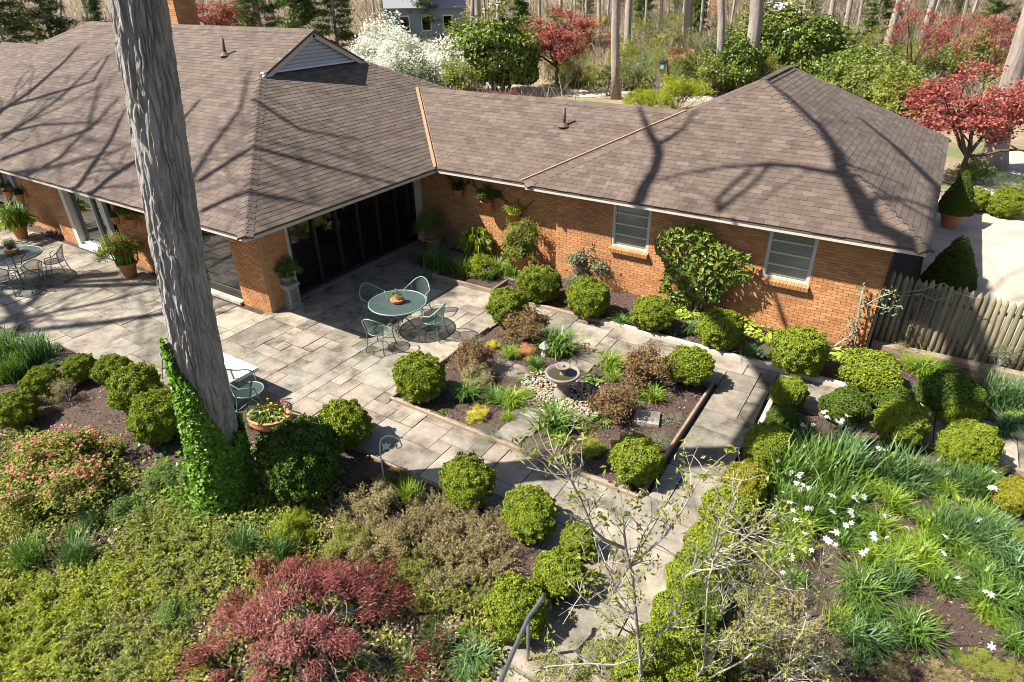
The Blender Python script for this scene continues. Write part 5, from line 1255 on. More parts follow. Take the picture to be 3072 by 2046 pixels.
def _pebbles():
    rng = np.random.default_rng(4); V = []; Fs = []; b = 0
    bv = np.array([(1, 0, 0), (-1, 0, 0), (0, 1, 0), (0, -1, 0), (0, 0, 1), (0, 0, -.4), (.6, .6, .55), (-.6, .6, .55), (-.6, -.6, .55), (.6, -.6, .55)])
    fv = [(4, 6, 7), (4, 7, 8), (4, 8, 9), (4, 9, 6), (6, 0, 2), (6, 2, 7), (7, 2, 1), (7, 1, 8), (8, 1, 3), (8, 3, 9), (9, 3, 0), (9, 0, 6), (0, 5, 2), (2, 5, 1), (1, 5, 3), (3, 5, 0)]
    for i in range(2000):
        a = rng.uniform(0, 6.28); r = .95*math.sqrt(rng.uniform(0, 1))*(1+.12*math.sin(3*a)); s = rng.uniform(.012, .026)
        x = fc[0]+.05+r*math.cos(a)*1.0; y = fc[1]-.05+r*math.sin(a)*.8; q = rng.uniform(0, 6.28); c, sn = math.cos(q), math.sin(q)
        sc = np.array([s*rng.uniform(1, 1.6), s, s*.6]); p = bv*sc; p = np.stack([p[:, 0]*c-p[:, 1]*sn, p[:, 0]*sn+p[:, 1]*c, p[:, 2]], 1)+[x, y, .03+rng.uniform(0, .015)]
        V.append(p); Fs.append(np.array(fv)+b); b += 10
    o = link('pebbles', npmesh('pebbles', np.concatenate(V), np.concatenate(Fs), True), MAT['pebble']); tag(o, 'tan river pebbles around the bird bath', 'pebbles', kind='stuff')
_pebbles()
# little stone lantern in the bed
lp = G(*o2(*T5(1400, 890))); t = thing('garden_lantern', 'small grey stone lantern behind the bird bath', 'lantern', (lp[0], lp[1], 0))
mb = MB(); mb.lathe([(.09, 0), (.08, .05), (.06, .08), (.07, .2), (.0, .2)], 6); mb.build('base', MAT['pale_stone'], t)
mb = MB(); mb.lathe([(.07, .2), (.13, .22), (.05, .32), (0, .36)], 6); mb.build('cap', MAT['pale_stone'], t)
# ------------------------------------------------------------------ crook with a leaf ornament
def VPL(u, v, base):
    """a pixel on the upright plane that faces the camera through base"""
    n = np.array([CR[2][0], CR[2][1], 0.0]); return OP(u, v, base, n)
hb = G(385.5, 489); t = thing('plant_hook', 'pale green shepherd crook with a leaf ornament beside the path', 'plant hook', hb)
def loc_(u, v): return VPL(u, v, hb)-hb
pz = [(268, 1560), (265, 1500), (275, 1460), (310, 1438), (355, 1440), (395, 1462), (418, 1500), (408, 1520), (385, 1524), (372, 1506), (386, 1492)]
pts = [np.array([0, 0, -.15]), np.zeros(3)]+[loc_(341.333+x*.145, 227.333+y*.145) for x, y in pz]
mb = MB(); mb.tube(pts, .011, 7); mb.build('hook', MAT['hook_metal'], t, smooth=True)
lf = [(285, 1545), (290, 1515), (278, 1490), (300, 1500), (310, 1480), (318, 1500), (345, 1495), (325, 1512), (335, 1530), (310, 1525)]
mb = MB(); q = [loc_(341.333+x*.145, 227.333+y*.145) for x, y in lf]; nv = np.array([CR[2][0], CR[2][1], 0])*.008
mb.add([a-nv for a in q]+[a+nv for a in q], [tuple(range(10)), tuple(range(19, 9, -1))]+[(i, (i+1) % 10, 10+(i+1) % 10, 10+i) for i in range(10)]); mb.build('leaf_ornament', MAT['hook_metal'], t)
# ------------------------------------------------------------------ steps and handrail at the bottom
st = thing('garden_steps', 'stone steps leading down from the path below the handrail', 'steps', (0, 0, 0))
for k in range(5):
    y1_ = 4.24-k*.46; z_ = hz(-2, y1_)+.045-.012*k
    for j in range(3):
        MB().lohi((-2.75+j*.52, y1_-.44, z_-.5), (-2.75+j*.52+.505, y1_, z_+random.uniform(-.006, .006))).build('step_stone', MAT['flagstone'], st)
hr_b = np.array([-2.62, 4.35, 0.0]); rail = thing('handrail', 'dark metal handrail beside the garden steps', 'handrail', hr_b)
q = lambda u, v, y: OY(u, v, y)-hr_b
a = q(543.5, 594, 4.3)
pts = [q(541, 598, 4.25), q(544, 594, 4.3), q(541, 600, 4.2), q(528, 618, 3.95), q(514, 650, 3.4), q(501, 681, 2.9), q(490, 710, 2.45)]
mb = MB(); mb.tube(pts[1:], .024, 8); mb.build('rail', MAT['rail_metal'], rail, smooth=True)
pa = pts[3]; mb = MB(); mb.tube([pa, (pa[0], pa[1], -.45)], .02, 8); mb.build('post', MAT['rail_metal'], rail, smooth=True)
pb = pts[5]; mb = MB(); mb.tube([pb, (pb[0], pb[1], -1.1)], .02, 8); mb.build('post', MAT['rail_metal'], rail, smooth=True)
# ------------------------------------------------------------------ the big tree in front
def vnoise(x, y, seed, px):
    """smooth value noise, periodic in x with period px cells"""
    g = np.random.default_rng(seed).random((px, 4096)); xi = np.floor(x).astype(int); yi = np.floor(y).astype(int); fx = x-xi; fy = y-yi
    fx = fx*fx*(3-2*fx); fy = fy*fy*(3-2*fy); a = g[xi % px, yi % 4096]; b = g[(xi+1) % px, yi % 4096]; c = g[xi % px, (yi+1) % 4096]; d = g[(xi+1) % px, (yi+1) % 4096]
    return (a*(1-fx)+b*fx)*(1-fy)+(c*(1-fx)+d*fx)*fy
TB = G(223, 500); TT = CAM+ray(137, 0)*6.35
TR = thing('tall_tree', 'tall bare tree with grey plated bark and ivy at its foot', 'tree', TB)
def axis(z):
    """trunk axis at height z above the ground"""
    f = (z-TB[2])/(TT[2]-TB[2]); return TB+(TT-TB)*f+np.array([.05*math.sin(z*.7), .04*math.cos(z*.9), 0])
def trunk_r(z):
    return .335-.010*z+.06*math.exp(-max(z+.3, 0)*1.6)
def _trunk():
    nt, nz = 300, 640; zs = np.concatenate([np.linspace(TB[2]-.3, 8.2, nz-40), np.linspace(8.3, 14.5, 40)]); th = np.linspace(0, 2*math.pi, nt, endpoint=False)
    Z, T = np.meshgrid(zs, th, indexing='ij'); X = T/(2*math.pi)
    warp = vnoise(X*6, Z*1.2, 7, 6)*.9
    # bark plates: long cells with cracks between them
    rg = np.random.default_rng(17); ns = 1250; C0 = 2.1; H0 = zs[-1]-zs[0]; sx = rg.uniform(0, C0, ns); sz = rg.uniform(0, H0, ns); hp = rg.random(ns); an = 1/9.0
    xq = (X*C0+.025*(vnoise(X*10, Z*2.2+30, 8, 10)-.5)*2+.02*(vnoise(X*40, Z*9+30, 9, 40)-.5)*2).ravel().astype(np.float32); zq = ((Z-zs[0])+.12*(vnoise(X*24, Z*3+11, 10, 24)-.5)).ravel().astype(np.float32)
    F1 = np.empty(len(xq), np.float32); F2 = np.empty_like(F1); ID = np.empty(len(xq), np.int32); order = np.argsort(sz); sxs = sx[order].astype(np.float32); szs = sz[order].astype(np.float32)
    for k0 in range(0, len(xq), nt*4):
        sl = slice(k0, min(k0+nt*4, len(xq))); zc0 = zq[sl].min()-.75; zc1 = zq[sl].max()+.75; ca = np.where((szs > zc0) & (szs < zc1))[0]
        dx = np.abs(xq[sl][:, None]-sxs[None, ca]); dx = np.minimum(dx, C0-dx); D = dx**2+((zq[sl][:, None]-szs[None, ca])*an)**2
        j = np.argpartition(D, 1, axis=1)[:, :2]; dd = np.sqrt(np.take_along_axis(D, j, 1)); sw = dd[:, 0] > dd[:, 1]; F1[sl] = np.where(sw, dd[:, 1], dd[:, 0]); F2[sl] = np.where(sw, dd[:, 0], dd[:, 1]); ID[sl] = ca[np.where(sw, j[:, 1], j[:, 0])]
    ed = np.clip((F2-F1)/.022, 0, 1).reshape(Z.shape); ed = ed*ed*(3-2*ed); pl = hp[ID].reshape(Z.shape)
    n3 = vnoise(X*110, Z*22+9, 3, 110); n4 = vnoise(X*60, Z*4+70, 4, 60)
    disp = .034*ed*(.5+.8*pl)+.010*(n3-.5)*ed+.012*(n4-.5)+.02*(vnoise(X*7, Z*.5+20, 6, 7)-.5)-.03
    R = np.array([trunk_r(z) for z in zs])[:, None]+disp
    A = np.array([axis(z) for z in zs])
    V = np.stack([A[:, None, 0]+R*np.cos(T), A[:, None, 1]+R*np.sin(T), Z], 2).reshape(-1, 3)-TB
    nz = len(zs); i = np.arange(nz-1)[:, None]*nt; k = np.arange(nt)[None]; k2 = (k+1) % nt
    Fq = np.stack([(i+k), (i+k2), (i+nt+k2), (i+nt+k)], 2).reshape(-1, 4)
    link('trunk', npmesh('trunk', V, Fq, True), MAT['bark'], TR)
    # ivy
    rng = np.random.default_rng(9); n = 13000; left = np.array([TB[1], -TB[0]])*-1.0; left = left/np.linalg.norm(left); t = rng.uniform(0, 6.283, n); d = np.stack([np.cos(t), np.sin(t)], 1)
    s = d@left; zm = TB[2]+1.95+.85*s+.55*(vnoise(t/6.283*14, t*0+3, 5, 14)-.5)*2; z = TB[2]-.1+rng.random(n)**.9*np.maximum(zm-TB[2], .3)
    off = rng.uniform(.02, .10, n); P = np.array([axis(q) for q in z]); rr = np.array([trunk_r(q) for q in z])+off
    P[:, 0] += rr*np.cos(t); P[:, 1] += rr*np.sin(t); P[:, 2] = z; N = np.stack([np.cos(t), np.sin(t), t*0+.45], 1)
    V, Fq = leaves(P-TB, N, .075, .07, rng, tilt=.5); link('ivy', npmesh('ivy', V, Fq), MAT['ivy'], TR)
_trunk()
def ground_ivy():
    rng = np.random.default_rng(10); n = 5000; a = rng.uniform(0, 6.283, n); r = .3+rng.exponential(.42, n); X = TB[0]-.15+r*np.cos(a)*1.15; Y = TB[1]-.1+r*np.sin(a)*.9
    ok = np.array([not paved(x, y) for x, y in zip(X, Y)]); X, Y = X[ok], Y[ok]; Z = np.array([hz(x, y) for x, y in zip(X, Y)])+.05+rng.random(len(X))*.14*np.exp(-r[ok])
    V, Fq = leaves(np.stack([X, Y, Z], 1), np.tile([[0, 0, 1.0]], (len(X), 1)), .075, .07, rng, tilt=.5)
    tag(link('ground_ivy', npmesh('ground_ivy', V, Fq), MAT['ivy']), 'ivy spreading over the soil at the big trunk', 'ivy', kind='stuff')
ground_ivy()
# limbs above the picture, laid so that their shadows fall on the roofs as they do
PL = {'rf': ((0, wf, ZE), (0, -PI_, 1)), 'rr': ((wr, 0, ZE), (PI_, 0, 1)), 'mf': ((0, yf, ZE), (0, -PI_, 1)), 'mr': ((xr, 0, ZE), (PI_, 0, 1)), 'lk': ((0, ym, ZE), (0, -PI_, 1)), 'g': ((0, 0, 0), (0, 0, 1)), 'w': ((0, 13.87, 0), (0, 1, 0))}
def back(u, v, pl, t): return OP(u, v, *PL[pl])+SUNV*t
def limb(tree, pts, radii, root=None, rr=.2, twigs=0, seed=0):
    b = np.array(tree.location); P = [np.array(p)-b for p in pts]
    if root is not None: P = [np.array(root)-b, (np.array(root)-b)*.5+P[0]*.5+np.array([0, 0, .3])]+P; radii = [rr*1.1, rr]+list(radii)
    mb = MB(); mb.tube(P, radii, 8, jit=.06); o = mb.build('limb', MAT['bark'], tree, smooth=True)
    if twigs:
        rng = np.random.default_rng(seed); allp = []
        for _ in range(twigs):
            k = int(rng.integers(1, len(P))); f = rng.random(); s = P[k-1]*(1-f)+P[k]*f; d = unit(rng.normal(0, 1, 3)+np.array([0, 0, .4]))
            pa, _t = branching(rng, s, [d], rng.uniform(1.2, 2.4), max(.02, radii[min(k, len(radii)-1)]*.35), 3, (2, 3), .5, .1, 3, .2, .7); allp += pa
        tag(link('twigs', paths_mesh(allp, 4, 'twigs'), MAT['bark'], tree), kind='stuff')
    return o
ax = lambda z: axis(z)
limb(TR, [back(905, 240, 'rf', 12.5), back(875.5, 227, 'rf', 12.8), back(856.7, 193, 'rf', 13.2), back(842, 171, 'rf', 13.6), back(839, 153.7, 'rr', 14), back(822, 129, 'rr', 14.4), back(787, 95.7, 'rr', 15), back(768, 81, 'rf', 15.6)], [.19, .19, .18, .15, .13, .10, .07, .04], ax(12.2), .22, 3, 1)
limb(TR, [back(842, 175, 'rf', 13.6), back(798.7, 166.8, 'rf', 14), back(769.7, 164.6, 'rf', 14.3), back(726, 167.5, 'rf', 14.6), back(683, 174, 'rf', 15), back(659, 180, 'rf', 15.3)], [.09, .08, .075, .06, .045, .025], None, .1, 3, 2)
limb(TR, [back(625, 215, 'rf', 12.2), back(638.6, 201.6, 'rf', 12.2), back(644.4, 187, 'rf', 12.4), back(654.5, 171, 'rf', 12.7), back(659, 153.7, 'rf', 13), back(657, 145, 'rf', 13.2), back(648.7, 130.5, 'lk', 13.5), back(643, 116, 'lk', 13.8), back(640, 106.6, 'lk', 14)], [.15, .15, .14, .125, .115, .105, .08, .06, .04], ax(10.2), .18, 2, 3)
limb(TR, [back(657, 145, 'rf', 13.2), back(669, 139, 'rf', 13.6), back(682.7, 129, 'rf', 14), back(697, 110, 'rf', 14.6)], [.08, .07, .055, .03], None, .1, 1, 4)
limb(TR, [back(717.5, 212, 'rf', 13.5), back(717.5, 198.7, 'rf', 13.7), back(735, 183, 'rf', 14), back(752, 169.7, 'rf', 14.3)], [.07, .06, .05, .035], back(769.7, 164.6, 'rf', 14.3), .05, 2, 5)
limb(TR, [back(940.8, 190, 'rr', 13), back(914.7, 165, 'rr', 13.4), back(893, 145, 'rr', 13.9), back(860, 118, 'rr', 14.5)], [.11, .10, .085, .05], ax(13.2), .15, 3, 6)
limb(TR, [back(845, 165, 'rr', 13.5), back(870, 172, 'rr', 13.2), back(909, 187, 'rr', 12.8)], [.05, .04, .025], None, .05, 1, 7)
limb(TR, [back(787, 329, 'w', 9.0), back(764, 264, 'w', 9.6)], [.06, .05], ax(8.6), .09)
# a second tree standing off to the left, out of the picture
T2 = thing('bare_oak', 'bare oak standing left of the picture, shading the long roof', 'tree', (-27.5, -.6, hz(-27.5, -.6)))
mb = MB(); mb.tube([(0, 0, -.3), (.1, .1, 3), (.2, .0, 7), (.3, .2, 11), (.2, .3, 15)], [.5, .38, .33, .28, .2], 12, jit=.05); mb.build('trunk', MAT['bark'], T2, smooth=True)
b2 = np.array(T2.location)
for i, (pts, rad, root) in enumerate((
        ([back(0, 112, 'mf', 13), back(29, 93, 'mf', 13.4), back(62, 64, 'mf', 14), back(80, 45, 'mf', 14.5)], [.16, .13, .09, .05], b2+[.2, .1, 9]),
        ([back(0, 109, 'mf', 12.6), back(45, 96, 'mf', 12.8), back(94, 81, 'mf', 13.2), back(109, 55, 'mf', 13.6)], [.10, .09, .08, .05], None),
        ([back(78, 187, 'mf', 11), back(93, 165, 'mf', 11.4), back(110, 142, 'mf', 12), back(125, 110, 'mf', 12.6)], [.12, .10, .08, .05], b2+[.2, .1, 8]),
        ([back(93, 193, 'mf', 11), back(110, 178, 'mf', 11.2), back(135, 162, 'mf', 11.5), back(165, 140, 'mf', 12), back(200, 100, 'mf', 12.6)], [.13, .12, .10, .08, .05], b2+[.2, .1, 8.5]),
        ([back(200, 181, 'mf', 12), back(226, 164, 'mf', 12.4), back(252, 148, 'mf', 12.8), back(300, 160, 'mr', 13), back(341, 171, 'mr', 13.4), back(400, 185, 'mr', 13.8)], [.10, .09, .08, .07, .06, .04], None),
        ([back(201, 212, 'mf', 12), back(226, 200, 'mf', 12.3), back(252, 191, 'mf', 12.6), back(290, 200, 'mr', 13), back(320, 206, 'mr', 13.3)], [.09, .08, .07, .06, .04], None),
        ([back(27, 331, 'g', 14), back(101, 323, 'g', 14.4), back(162, 314, 'g', 14.8), back(230, 312, 'g', 15.2)], [.17, .15, .12, .06], b2+[.2, .2, 11]),
        ([back(0, 324, 'g', 14.6), back(58, 311, 'g', 15), back(101, 302.7, 'g', 15.4), back(158, 288, 'g', 16)], [.10, .09, .075, .05], b2+[.2, .2, 13]),
        ([back(0, 135, 'mf', 13), back(40, 125, 'mf', 13.5), back(100, 122, 'mf', 14)], [.10, .08, .04], None),
        ([back(0, 160, 'mf', 17), back(40, 146, 'mf', 17.4), back(90, 130, 'mf', 18), back(120, 96, 'mf', 18.6)], [.13, .11, .09, .05], None),
        ([back(20, 180, 'mf', 18), back(60, 158, 'mf', 18.4), back(88, 128, 'mf', 19), back(100, 84, 'mf', 19.6)], [.12, .10, .08, .05], None),
        ([back(0, 140, 'mf', 19), back(30, 120, 'mf', 19.4), back(60, 98, 'mf', 20), back(100, 60, 'mf', 20.6)], [.13, .11, .09, .05], None),
        ([back(170, 215, 'mf', 16), back(210, 150, 'mf', 16.8), back(240, 110, 'mf', 17.4), back(250, 70, 'mf', 18)], [.10, .09, .07, .04], None),
        ([back(0, 175, 'mf', 20), back(50, 168, 'mf', 20.3), back(120, 150, 'mf', 21)], [.12, .10, .06], None),
        ([back(252, 100, 'mf', 13), back(300, 130, 'mr', 13.4), back(360, 140, 'mr', 14)], [.07, .06, .04], None))):
    limb(T2, pts, rad, root, rad[0]*1.1, 9 if i < 14 else 3, 20+i)
# ------------------------------------------------------------------ laceleaf maple in front
def _lace():
    b = G(*o2(745, 1485)); R = 258*S_*depth(b)/F; t = thing('laceleaf_maple', 'dark red weeping laceleaf maple in the front of the garden', 'tree', b, .0, scale=R*.86)
    rng = np.random.default_rng(21)
    dirs = [(math.cos(a), math.sin(a), .38) for a in np.linspace(.3, 6.5, 9)]
    paths, tips = branching(rng, (0, 0, .25), dirs, .36, .026, 3, (2, 3), .4, -.05, 4, .2, .66)
    paths.append(([np.array([0, 0, -.1]), np.array([.02, 0, .12]), np.array([0, 0, .27])], [.09, .075, .06]))
    n = 95; a = rng.uniform(0, 6.283, n); r = np.sqrt(rng.random(n)); lob = 1+.2*np.sin(2*a+.6)+.12*np.sin(5*a); C = np.stack([r*np.cos(a)*lob, r*np.sin(a)*lob, .78-.50*r**2+rng.normal(0, .07, n)], 1)
    m = 26000; idx = rng.integers(0, n, m); q = np.clip(rng.normal(0, 1, (m, 3)), -2.2, 2.2)*np.array([.055, .055, .035]); P = C[idx]+q; N = unit(P*np.array([1, 1, .3])+np.array([0, 0, .5]))
    dr = unit(rng.normal(0, 1, (m, 3))*np.array([1, 1, .5])+np.array([0, 0, -.45])); 
    L = rng.uniform(.03, .07, (m, 1)); s = unit(np.cross(dr, N))*.0042
    V = np.stack([P-s, P+s*1.2+dr*L*.4, P+dr*L, P-s*1.2+dr*L*.4], 1).reshape(-1, 3); i = np.arange(m)*4
    link('crown', npmesh('crown', V, np.stack([i, i+1, i+2, i+3], 1)), MAT['red_lace'], t)
    link('trunk', paths_mesh(paths, 6), MAT['grey_twig'], t)
_lace()
# ------------------------------------------------------------------ saplings in front, drawn branch by branch on an upright plane
def sapling(name, label, base_px, lines, seed, leafmat, nleaf, leaf=.05, jit=.12, r0=.02, z=None, twig_len=.3, ntw=40):
    b = G(*base_px) if z is None else G(*base_px, z=z); t = thing(name, label, 'tree', b); rng = np.random.default_rng(seed); mb = MB(); pts_all = []
    n = np.array([CR[2][0], CR[2][1], 0.0])
    for ln, ra in lines:
        off = rng.normal(0, jit); P = []
        for k, (u, v) in enumerate(ln): P.append(OP(u, v, b+n*(off*k/len(ln)), n)-b)
        m = len(P); mb.tube(P, [max(.004, ra*(1-.75*k/(m-1))) for k in range(m)], 6, jit=.08)
        for k in range(m-1):
            for f in (0, .33, .66): pts_all.append(((P[k]*(1-f)+P[k+1]*f), unit(P[k+1]-P[k])))
    mb.build('trunk', MAT['grey_twig'], t, smooth=True)
    pa = []; tips = []
    for _ in range(ntw):
        s, d = pts_all[int(rng.integers(0, len(pts_all)))]; q, tt = branching(rng, s, [d+rng.normal(0, .6, 3)], twig_len*rng.uniform(.5, 1.2), .006, 1, (1, 2), .5, .2, 3); pa += q; tips += [x for x, _ in tt]
    tag(link('twigs', paths_mesh(pa, 3), MAT['grey_twig'], t), kind='stuff')
    T = np.array(tips); P = T[rng.integers(0, len(T), nleaf)]+rng.normal(0, .035, (nleaf, 3)); V, Fq = leaves(P, np.tile([[0, 0, 1.0]], (nleaf, 1)), leaf, leaf*.42, rng, tilt=.9)
    link('leaves', npmesh('leaves', V, Fq), MAT[leafmat], t); return t
Z8 = lambda L: [(341.333+x*.145, 454.667+y*.145) for x, y in L]
Z9 = lambda L: [(682.667+x*.145, 454.667+y*.145) for x, y in L]
sapling('dogwood', 'bare dogwood sapling with opening leaves at the foot of the steps', (645, 700),
        [(Z8([(2085, 1700), (2060, 1400), (2030, 1100), (2005, 820), (1965, 660), (1950, 520), (1990, 440)]), .024), (Z8([(1960, 650), (1820, 590), (1740, 520), (1690, 400), (1640, 280), (1560, 140), (1525, 0)]), .018),
         (Z8([(2000, 760), (2130, 650), (2240, 550), (2354, 380)])+Z9([(120, 160), (270, 20)]), .014), (Z8([(2030, 1100), (1960, 1080), (1880, 980), (1850, 860), (1880, 700)]), .014), (Z8([(2040, 1250), (1900, 1180), (1780, 1080), (1700, 1020), (1560, 870)]), .012),
         (Z8([(1740, 520), (1760, 640), (1830, 780), (1900, 940), (2000, 1080)]), .009), (Z8([(1990, 780), (2080, 560), (2120, 480), (2200, 350)]), .009), (Z8([(2060, 1400), (1880, 1450), (1700, 1440), (1420, 1460), (1290, 1520)]), .014), (Z8([(2070, 1500), (2150, 1300), (2230, 1180), (2300, 1000)]), .012), (Z8([(1640, 280), (1600, 200), (1580, 60)]), .007), (Z8([(1560, 140), (1490, 60), (1460, -40)]), .007)],
        5, 'olive_leaf', 1100, .06, ntw=170)
sapling('bare_shrub', 'leggy bare shrub with arching grey stems at the bottom', (735, 705),
        [(Z9([(60, 1600), (180, 1400), (380, 1180), (640, 960), (800, 840)]), .014), (Z9([(150, 1500), (170, 950), (210, 690), (250, 500), (330, 330), (400, 180)]), .013), (Z9([(210, 690), (330, 650), (440, 570), (530, 480)]), .010), (Z9([(400, 1300), (480, 1000), (560, 800), (660, 540)]), .009),
         (Z9([(100, 1580), (420, 1420), (640, 1240), (760, 1150), (900, 960)]), .013), (Z9([(680, 1580), (900, 1480), (1120, 1400)]), .012), (Z9([(560, 1600), (760, 1420), (1030, 1330)]), .008), (Z9([(0, 860), (120, 760), (210, 690)]), .009), (Z9([(270, 1100), (280, 1040), (260, 800)]), .007)],
        6, 'olive_leaf', 1500, .05, ntw=190, twig_len=.4)
for u, v, r, m in ((1700, 1420, 90, 'olive_leaf'), (1760, 1480, 90, 'tan_leaf'), (1820, 1420, 70, 'tan_leaf'), (1650, 1500, 80, 'olive_leaf'), (1850, 1520, 80, 'tan_leaf'), (1740, 1340, 60, 'olive_leaf')):
    bush(u, v, r, WISPT, m, 'grey_twig', key='thicket under the bare shrub', desc='fine-leaved azalea in the thicket under the bare shrub', name='azalea', sq=.75, k=.4)
for u, v, r in ((1400, 1560, 70), (1340, 1510, 50), (1460, 1590, 70), (1300, 1560, 60), (1420, 1500, 45), (1250, 1540, 50), (1480, 1520, 50)):
    bush(u, v, r, (SPARSE, WISPT)[_k[0] % 2], 'olive_leaf', 'grey_twig', key='twiggy shrubs on the steps', desc='low twiggy shrub beside the stone steps', name='twiggy_shrub', sq=.8, k=.4)
# ------------------------------------------------------------------ espaliered magnolia and climbing rose on the wall
def _wallplants():
    c = OY(*o2(1605, 612), 13.6); t = thing('wall_magnolia', 'large glossy-leaved magnolia trained on the wall between the windows', 'shrub', (c[0], 13.62, 0)); rng = np.random.default_rng(31)
    n = 1000; a = rng.uniform(0, 6.283, n); r = np.sqrt(rng.random(n)); lob = 1+.16*np.sin(3*a+1)+.10*np.sin(5*a+.4); X = r*np.cos(a)*1.0*lob; Zz = c[2]+r*np.sin(a)*.98*lob; Y = -rng.random(n)*.42*(1.1-r*.7); ok = Zz > .12; P = np.stack([X, Y, Zz], 1)[ok]
    V, Fq = leaves(P, np.tile([[0.1, -.8, .55]], (len(P), 1)), .19, .075, rng, droop=.5, tilt=.55); link('foliage', npmesh('foliage', V, Fq), MAT['glossy'], t)
    pa, _ = branching(rng, (0, -.05, -.05), [(.5, -.1, 1), (-.5, -.1, 1), (0, -.1, 1.2)], .8, .03, 2, (2, 3), .4, .2); link('stem', paths_mesh(pa, 5), MAT['twig'], t)
    b = OY(*o2(*T6(1020, 850)), 13.7); t = thing('climbing_rose', 'climbing rose with thick bent stem on the house corner', 'climber', (b[0], 13.7, 0)); b = np.array(t.location)
    mb = MB(); W_ = lambda L, y=13.7: [OY(*o2(*T6(x, z)), y)-b for x, z in L]; tips = []
    for L, r in (([(1010, 870), (1060, 810), (1140, 760), (1190, 710), (1210, 620), (1225, 520), (1240, 430)], .028), ([(1200, 700), (1190, 780), (1180, 840)], .014), ([(1225, 560), (1290, 520), (1360, 480), (1440, 455)], .016), ([(1220, 540), (1300, 535), (1400, 560), (1475, 548)], .014), ([(1080, 760), (1110, 700), (1160, 660)], .009)):
        P = W_(L); mb.tube(P, [r*(1-.5*k/len(P)) for k in range(len(P))], 6, jit=.1); tips += P[2:]
    mb.build('stem', MAT['grey_twig'], t, smooth=True)
    mb = MB(); mb.tube(W_([(1440, 455), (1650, 430), (1800, 385), (1880, 445), (1960, 470), (2050, 500)], 14.1), .008, 5); mb.tube(W_([(1440, 480), (1650, 460), (1740, 505), (1830, 480), (1900, 450)], 14.1), .007, 5); mb.build('long_shoot', MAT['grey_twig'], t, smooth=True)
    T = np.array(tips); n = 260; P = T[rng.integers(0, len(T), n)]+rng.normal(0, .07, (n, 3)); V, Fq = leaves(P, np.tile([[0, -.6, .6]], (n, 1)), .07, .04, rng, tilt=.7); link('leaves', npmesh('leaves', V, Fq), MAT['grey_leaf'], t)
_wallplants()
_p = G(947, 286, z=0); t = thing('cone_evergreen', 'dark conical clipped evergreen behind the picket fence', 'shrub', (_p[0], _p[1]+.1, .03))
mesh_child('foliage', CONE, 'box_dark', t).scale = (.66, .66, .58)
mesh_child('stem', CONECORE, 'stem', t).scale = (.66, .66, .58)  # added solid core in stem colour, closes gaps in the foliage
# ------------------------------------------------------------------ woods and garden behind the house
def trunk_mesh(seed, taper=.5, n=10):
    rng = np.random.default_rng(seed); mb = MB(); zs = np.linspace(0, 1, n); P = [np.array([rng.normal(0, .0035)*(k > 0), rng.normal(0, .0035)*(k > 0), z]) for k, z in enumerate(zs)]
    mb.tube(P, [(1-taper*z)*(1.25 if z == 0 else 1) for z in zs], 10, jit=.05); return mb
def bare_tree(u, v, utop, wpx, key, desc, h=19, mat='far_bark', seed=0, tail='', crown=True):
    b = G(u, v); d = depth(b); r = wpx*d/F/2; rng = np.random.default_rng(seed)
    n = np.array([CR[2][0], CR[2][1], 0.0]); top = OP(utop, 0, b, n); ax_ = top-b; ax_ = ax_/max(ax_[2], .5)
    t = thing('bare_tree', 'x', 'tree', b); mb = MB(); m = 10; P = []
    for k in range(m):
        z = h*k/(m-1)-(.2 if k == 0 else 0); P.append(ax_*z+np.array([rng.normal(0, .05), rng.normal(0, .05), 0])*(k > 0))
    mb.tube(P, [r*(1.3 if k == 0 else 1)*(1-.045*k) for k in range(m)], 12, jit=.05); mb.build('trunk', MAT[mat], t, smooth=True)
    if crown:
        pa = []
        for _ in range(6):
            k = int(rng.integers(3, m)); q, _t = branching(rng, P[k], [unit(rng.normal(0, 1, 3)*np.array([1, 1, .3])+np.array([0, 0, .25]))], 2.2, r*.3, 2, (2, 3), .5, .1); pa += q
        link('crown', paths_mesh(pa, 4), MAT['twig'], t)
    row(t, key, desc, tail, u=u); return t
K = 'trunks in the woods behind the house'
for i, (u, v, ut, w) in enumerate(((439, 46, 440, 6), (479, 50, 477, 6), (498, 50, 498, 4.2), (471, 42, 473, 4.4), (616, 99, 615, 8.6), (625, 66, 629, 7.2), (599, 58, 599, 3.6), (685, 64, 690, 8.8), (717, 91, 722, 7.6), (749, 86, 757, 14), (768, 32, 772, 3.6), (825, 60, 833, 5.2), (840, 64, 851, 5.4), (881, 66, 899, 7), (920, 52, 933, 7), (560, 30, 561, 4), (540, 36, 539, 3.2), (660, 45, 662, 3.4), (802, 36, 806, 3), (700, 50, 703, 3), (18, 40, 8, 4), (62, 38, 60, 3), (90, 36, 84, 3), (330, 26, 331, 6), (855, 52, 862, 3), (958, 40, 968, 3.4), (400, 30, 402, 3), (585, 48, 587, 3), (645, 52, 646, 2.6))):
    bare_tree(u, v, ut, w, K, 'tall grey bare trunk in the woods behind the house', seed=100+i, mat='far_bark')
def big_right():
    b = G(992, 170); t = thing('leaning_tree', 'thick pale trunk leaning out at the right edge behind red maple', 'tree', b); P = [OP(u, v, b, np.array([CR[2][0], CR[2][1], 0]))-b for u, v in ((990, 174), (996, 150), (1004, 110), (1014, 70), (1030, 20), (1060, -80))]
    mb = MB(); mb.tube(P, [.62, .42, .37, .34, .32, .28], 14, jit=.06); mb.build('trunk', MAT['far_bark'], t, smooth=True)
big_right()
